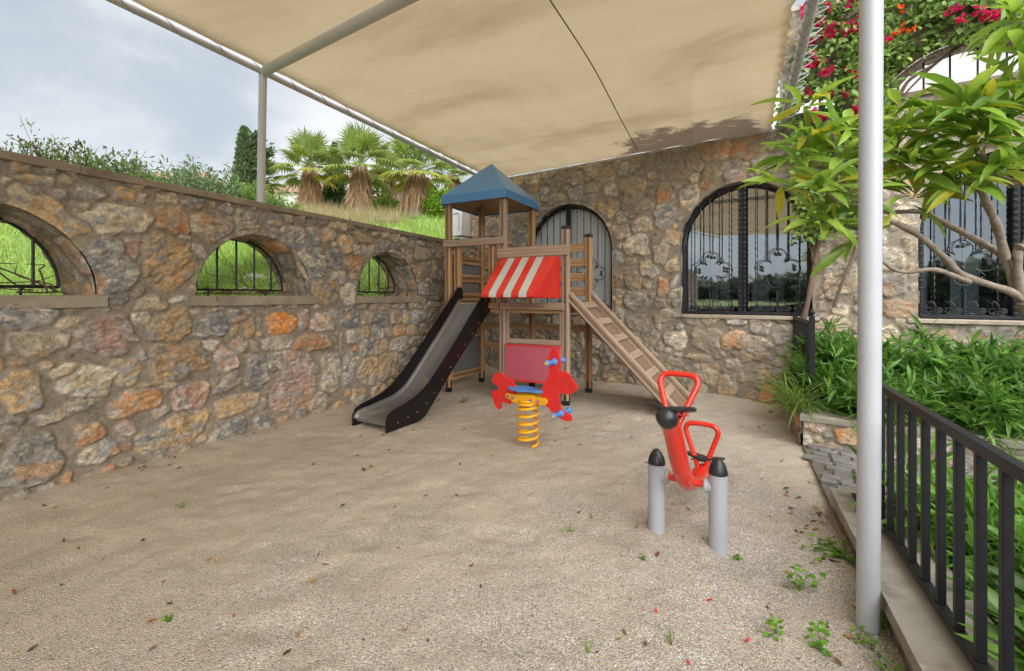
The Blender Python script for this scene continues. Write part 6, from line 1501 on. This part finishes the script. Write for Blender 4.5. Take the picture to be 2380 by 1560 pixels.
# ================================================================== WEEDS AND LITTER ON THE GRAVEL
def gh(x, y): return float(ground_h(np.array([x]), np.array([y]))[0])
weeds = [(1861,1362,.10,'leafy weed standing alone on the gravel left of the tall white post'),(1375,1205,.05,'tiny clump of grass left of the seesaw in the gravel'),(1325,1232,.05,'small yellow green weed left of the near grey post'),(1805,1465,.07,'slender weed in the gravel below the leafy one'),(1908,1490,.09,'thin upright weed left of the foot of the white post'),(2052,1452,.09,'bright weed between the white post foot and the kerb'),(1998,1470,.06,'small weed right at the foot of the white post'),(2028,1490,.06,'little weed just below the foot of the white post'),(2050,1545,.06,'weed at the bottom edge below the white post'),(1955,1285,.11,'creeping clover patch against the kerb near the white post'),(1930,1270,.08,'creeping weed left of the clover patch by the kerb'),(1497,1300,.03,'single green sprout right of the near grey post line'),(1560,1500,.06,'sparse grass tuft near the bottom centre right'),(1368,1518,.05,'grass tuft at the bottom centre'),(1078,935,.09,'dark green weed on the gravel right of the slide'),(1715,1290,.03,'small sprout right of the seesaw posts'),(1480,1228,.04,'short grass tuft beside the left grey post'),(2100,1560,.06,'weed in the bottom corner along the kerb'),(420,1180,.03,'single fallen bright green leaf on the left gravel'),(1790,952,.06,'weed at the foot of the planter side'),(390,1445,.02,'tiny green sprout low in the left gravel')]
rw = np.random.default_rng(61)
for x, y, s_, lab in weeds:
    p = gz(x, y); p.z = gh(p.x, p.y); T = thing('weed', lab, 'weed', p, 'weeds sprouting in the gravel'); n_ = 16 if s_ > .06 else 9
    if 'tuft' in lab or 'grass' in lab:
        dd = rw.normal(size=(n_, 3))*.5; dd[:, 2] = 1; leaves('foliage', [p]*n_, dd, rdir(rw, n_), s_*1.3, .5, cmix(rw, n_, (.12, .25, .03), (.26, .34, .08)), T_BLADE, M_leaf, T); continue
    wide = 2.2 if 'creep' in lab or 'clover' in lab else 1
    n_ = int(n_*(2.6 if wide > 1 else 1.4)); P = np.array(p)+np.stack([rw.normal(size=n_)*s_*.35*wide, rw.normal(size=n_)*s_*.35*wide, rw.random(n_)*s_*(1.0 if wide == 1 else .35)], -1)
    mb = MB()
    for k in range(0, n_, 3): mb.tube([p, Vector(P[k])], [.0018, .0012], n=4)
    mb.build('stems', MATS['green_stem'], T)
    leaves('foliage', P, rdir(rw, n_)*np.array((1, 1, .4)), np.array([[0, 0, 1.]]*n_)+rw.normal(size=(n_, 3))*.25, s_*.34 if s_ > .04 else .02, 1.3, cmix(rw, n_, (.09, .26, .02), (.20, .40, .04)), T_OVAL, M_leaf, T)
# fallen leaves: one curled leaf of each tint, copied
DL = []
for i, (c_, nm) in enumerate((((.20, .085, .045), 'brown'), ((.33, .12, .05), 'russet'), ((.42, .24, .08), 'tan'), ((.085, .055, .04), 'dark'), ((.50, .36, .10), 'yellow'), ((.65, .05, .03), 'red'))):
    tpl = leaf_tpl([(0, .02, 0), (.2, .2, .05), (.5, .30, .02), (.8, .16, .10), (1, .01, .26)], .5)
    v = tpl[0]*.05; v[:, 1] -= .025; v[:, 2] += .006
    DL.append((nm, fast_mesh('fallen_leaf', v, tpl[1], cols=np.tile(np.array(c_), (len(v), 1))))); DL[-1][1].materials.append(M_dry)
rl = random.Random(9)
z5 = lambda x, y: (697.3+x*1.0084*.5811*1.0+0, 987.8+y*.5861)
spots = []
for x, y, k in ((740,1293,0),(150,1250,3),(30,1385,1),(940,1465,2),(990,1150,3),(1060,1150,3),(890,1012,1),(905,1045,3),(830,1062,1),(250,1140,1),(380,1070,1),(395,1090,3),(330,1105,1),(60,1175,1),(1245,1030,4),(1290,1028,4),(1305,1033,4),(1270,1000,1),(1348,1035,0),(1345,1192,3),(925,1275,0),(485,1305,2),(500,1308,4),(1315,995,1),(1255,1060,4),
    (1650,1395,5),(1735,1480,5),(1525,1425,5),(1630,985,1),(1840,1180,2),(1765,990,1),(1778,986,2),(1770,1105,3),(1850,1225,3),(1900,1185,3),(1905,1190,0),(1830,1320,2),(1600,1180,2),(1565,1175,2),(1600,1540,5),(1985,1400,1),(2030,1410,2),(1730,860,2),(1700,915,2),(1620,915,2),(1645,915,4),(1755,925,2),(1680,905,0),(1020,930,0),(1055,925,3),(1210,925,2),(1080,1000,1),(960,1000,3),(1070,1080,3),(1500,1500,0),(1450,1470,0),(1440,1488,2),(1780,1395,0),(1930,1505,2),(1945,1520,0)): spots.append((x, y, k))
for i in range(50):
    x, y = rl.uniform(20, 1960), rl.uniform(960, 1545); p = gz(x, y); vv = .8995*p.x-.437*p.y
    if -4.45 < vv < .5: spots.append((x, y, rl.choice([0, 0, 1, 1, 2, 3, 3])))
for i in range(30):      # drift against the kerb and the garden wall
    u_ = rl.uniform(1.3, 5.2); p = uv(u_, rl.uniform(.35, .57)); spots.append(((p.x/p.y)*F+1190, 692+H*F/p.y, rl.choice([0, 1, 2, 3, 2])))
for i in range(22):
    u_ = rl.uniform(2, 7.5); p = uv(u_, rl.uniform(-4.48, -4.3)); spots.append(((p.x/p.y)*F+1190, 692+H*F/p.y, rl.choice([0, 1, 1, 3])))
LB = {'brown': 'small curled dry brown leaf lying on the gravel', 'russet': 'small russet fallen leaf lying on the gravel', 'tan': 'pale tan fallen leaf lying on the gravel', 'dark': 'shrivelled dark fallen leaf lying on the gravel', 'yellow': 'yellow fallen leaf lying on the gravel', 'red': 'scrap of red petal lying on the gravel'}
for x, y, k in spots:
    p = gz(x, y); nm, me = DL[k]; o = bpy.data.objects.new('fallen_leaf' if k != 5 else 'fallen_petal', me); COL.objects.link(o); p.z = gh(p.x, p.y)
    s_ = rl.uniform(.55, 1.15)*(1.0 if p.y > 3 else .8); o.location = p; o.rotation_euler = (rl.gauss(0, .25), rl.gauss(0, .25), rl.uniform(0, 6.28)); o.scale = (s_*rl.uniform(.6, 1) if k != 5 else s_*.5, s_, s_)
    tag(o, LB[nm], 'fallen leaf', {'brown': 'brown fallen leaves', 'russet': 'russet fallen leaves', 'tan': 'tan fallen leaves', 'dark': 'dark fallen leaves', 'yellow': 'yellow fallen leaves', 'red': 'red petals'}[nm])
# loose pebbles standing proud of the gravel, denser near the camera
npb = 15000; yb = 1.45+5.2*rw.random(npb)**1.5; xb = (rw.random(npb)*2.3-1.18)*yb; vb = .8995*xb-.437*yb; ok = (vb > -4.45) & (vb < .56)
xb, yb = xb[ok], yb[ok]; kk = rw.random(len(xb)) < np.clip(fbm(xb, yb, .9, 4, 33)*2.4-.55+.25*(yb < 3), .05, 1); xb, yb = xb[kk], yb[kk]; zb = ground_h(xb, yb); n_ = len(xb)
ico = np.array([(0, 0, .6), (.9, 0, .1), (.28, .85, .1), (-.72, .53, .1), (-.72, -.53, .1), (.28, -.85, .1), (0, 0, -.5)]); tf = np.array([(0, 1, 2), (0, 2, 3), (0, 3, 4), (0, 4, 5), (0, 5, 1), (6, 2, 1), (6, 3, 2), (6, 4, 3), (6, 5, 4), (6, 1, 5)])
sz = .0022+.0034*rw.random(n_)**2; rot = rw.random(n_)*6.28; el_ = .6+.8*rw.random(n_)
vx = ico[None, :, 0]*(sz*el_)[:, None]; vy = ico[None, :, 1]*sz[:, None]; X2 = vx*np.cos(rot)[:, None]-vy*np.sin(rot)[:, None]+xb[:, None]; Y2 = vx*np.sin(rot)[:, None]+vy*np.cos(rot)[:, None]+yb[:, None]; Z2 = ico[None, :, 2]*sz[:, None]+zb[:, None]+.001
pc_ = np.array([(.42, .37, .29), (.25, .24, .23), (.60, .56, .48), (.36, .26, .17), (.30, .31, .33)])[rw.integers(0, 5, n_)]*(.8+.4*rw.random((n_, 1)))
Q = (tf[None]+(np.arange(n_)*7)[:, None, None]).reshape(-1, 3)
tag(link('pebbles', fast_mesh('pebbles', np.stack([X2, Y2, Z2], -1).reshape(-1, 3), Q, cols=np.repeat(pc_, 7, 0)), None, M_dry), kind='stuff')

# dark wood added behind the camera, only to give the glass a low reflection
rgw = np.random.default_rng(5); n_ = 9000
xw = rgw.uniform(-45, 35, n_); hw_ = 2.6+1.6*fbm(xw, xw*0, .22, 3, 6); zw = hw_*rgw.random(n_)**.8
P = np.stack([xw, -24-rgw.random(n_)*4, zw], -1)
tag(leaves('added_wood', P, rdir(rgw, n_), rdir(rgw, n_), .9, 1.0, cmix(rgw, n_, (.05, .07, .04), (.12, .15, .08), .2), T_OVAL, M_leaf), kind='stuff')
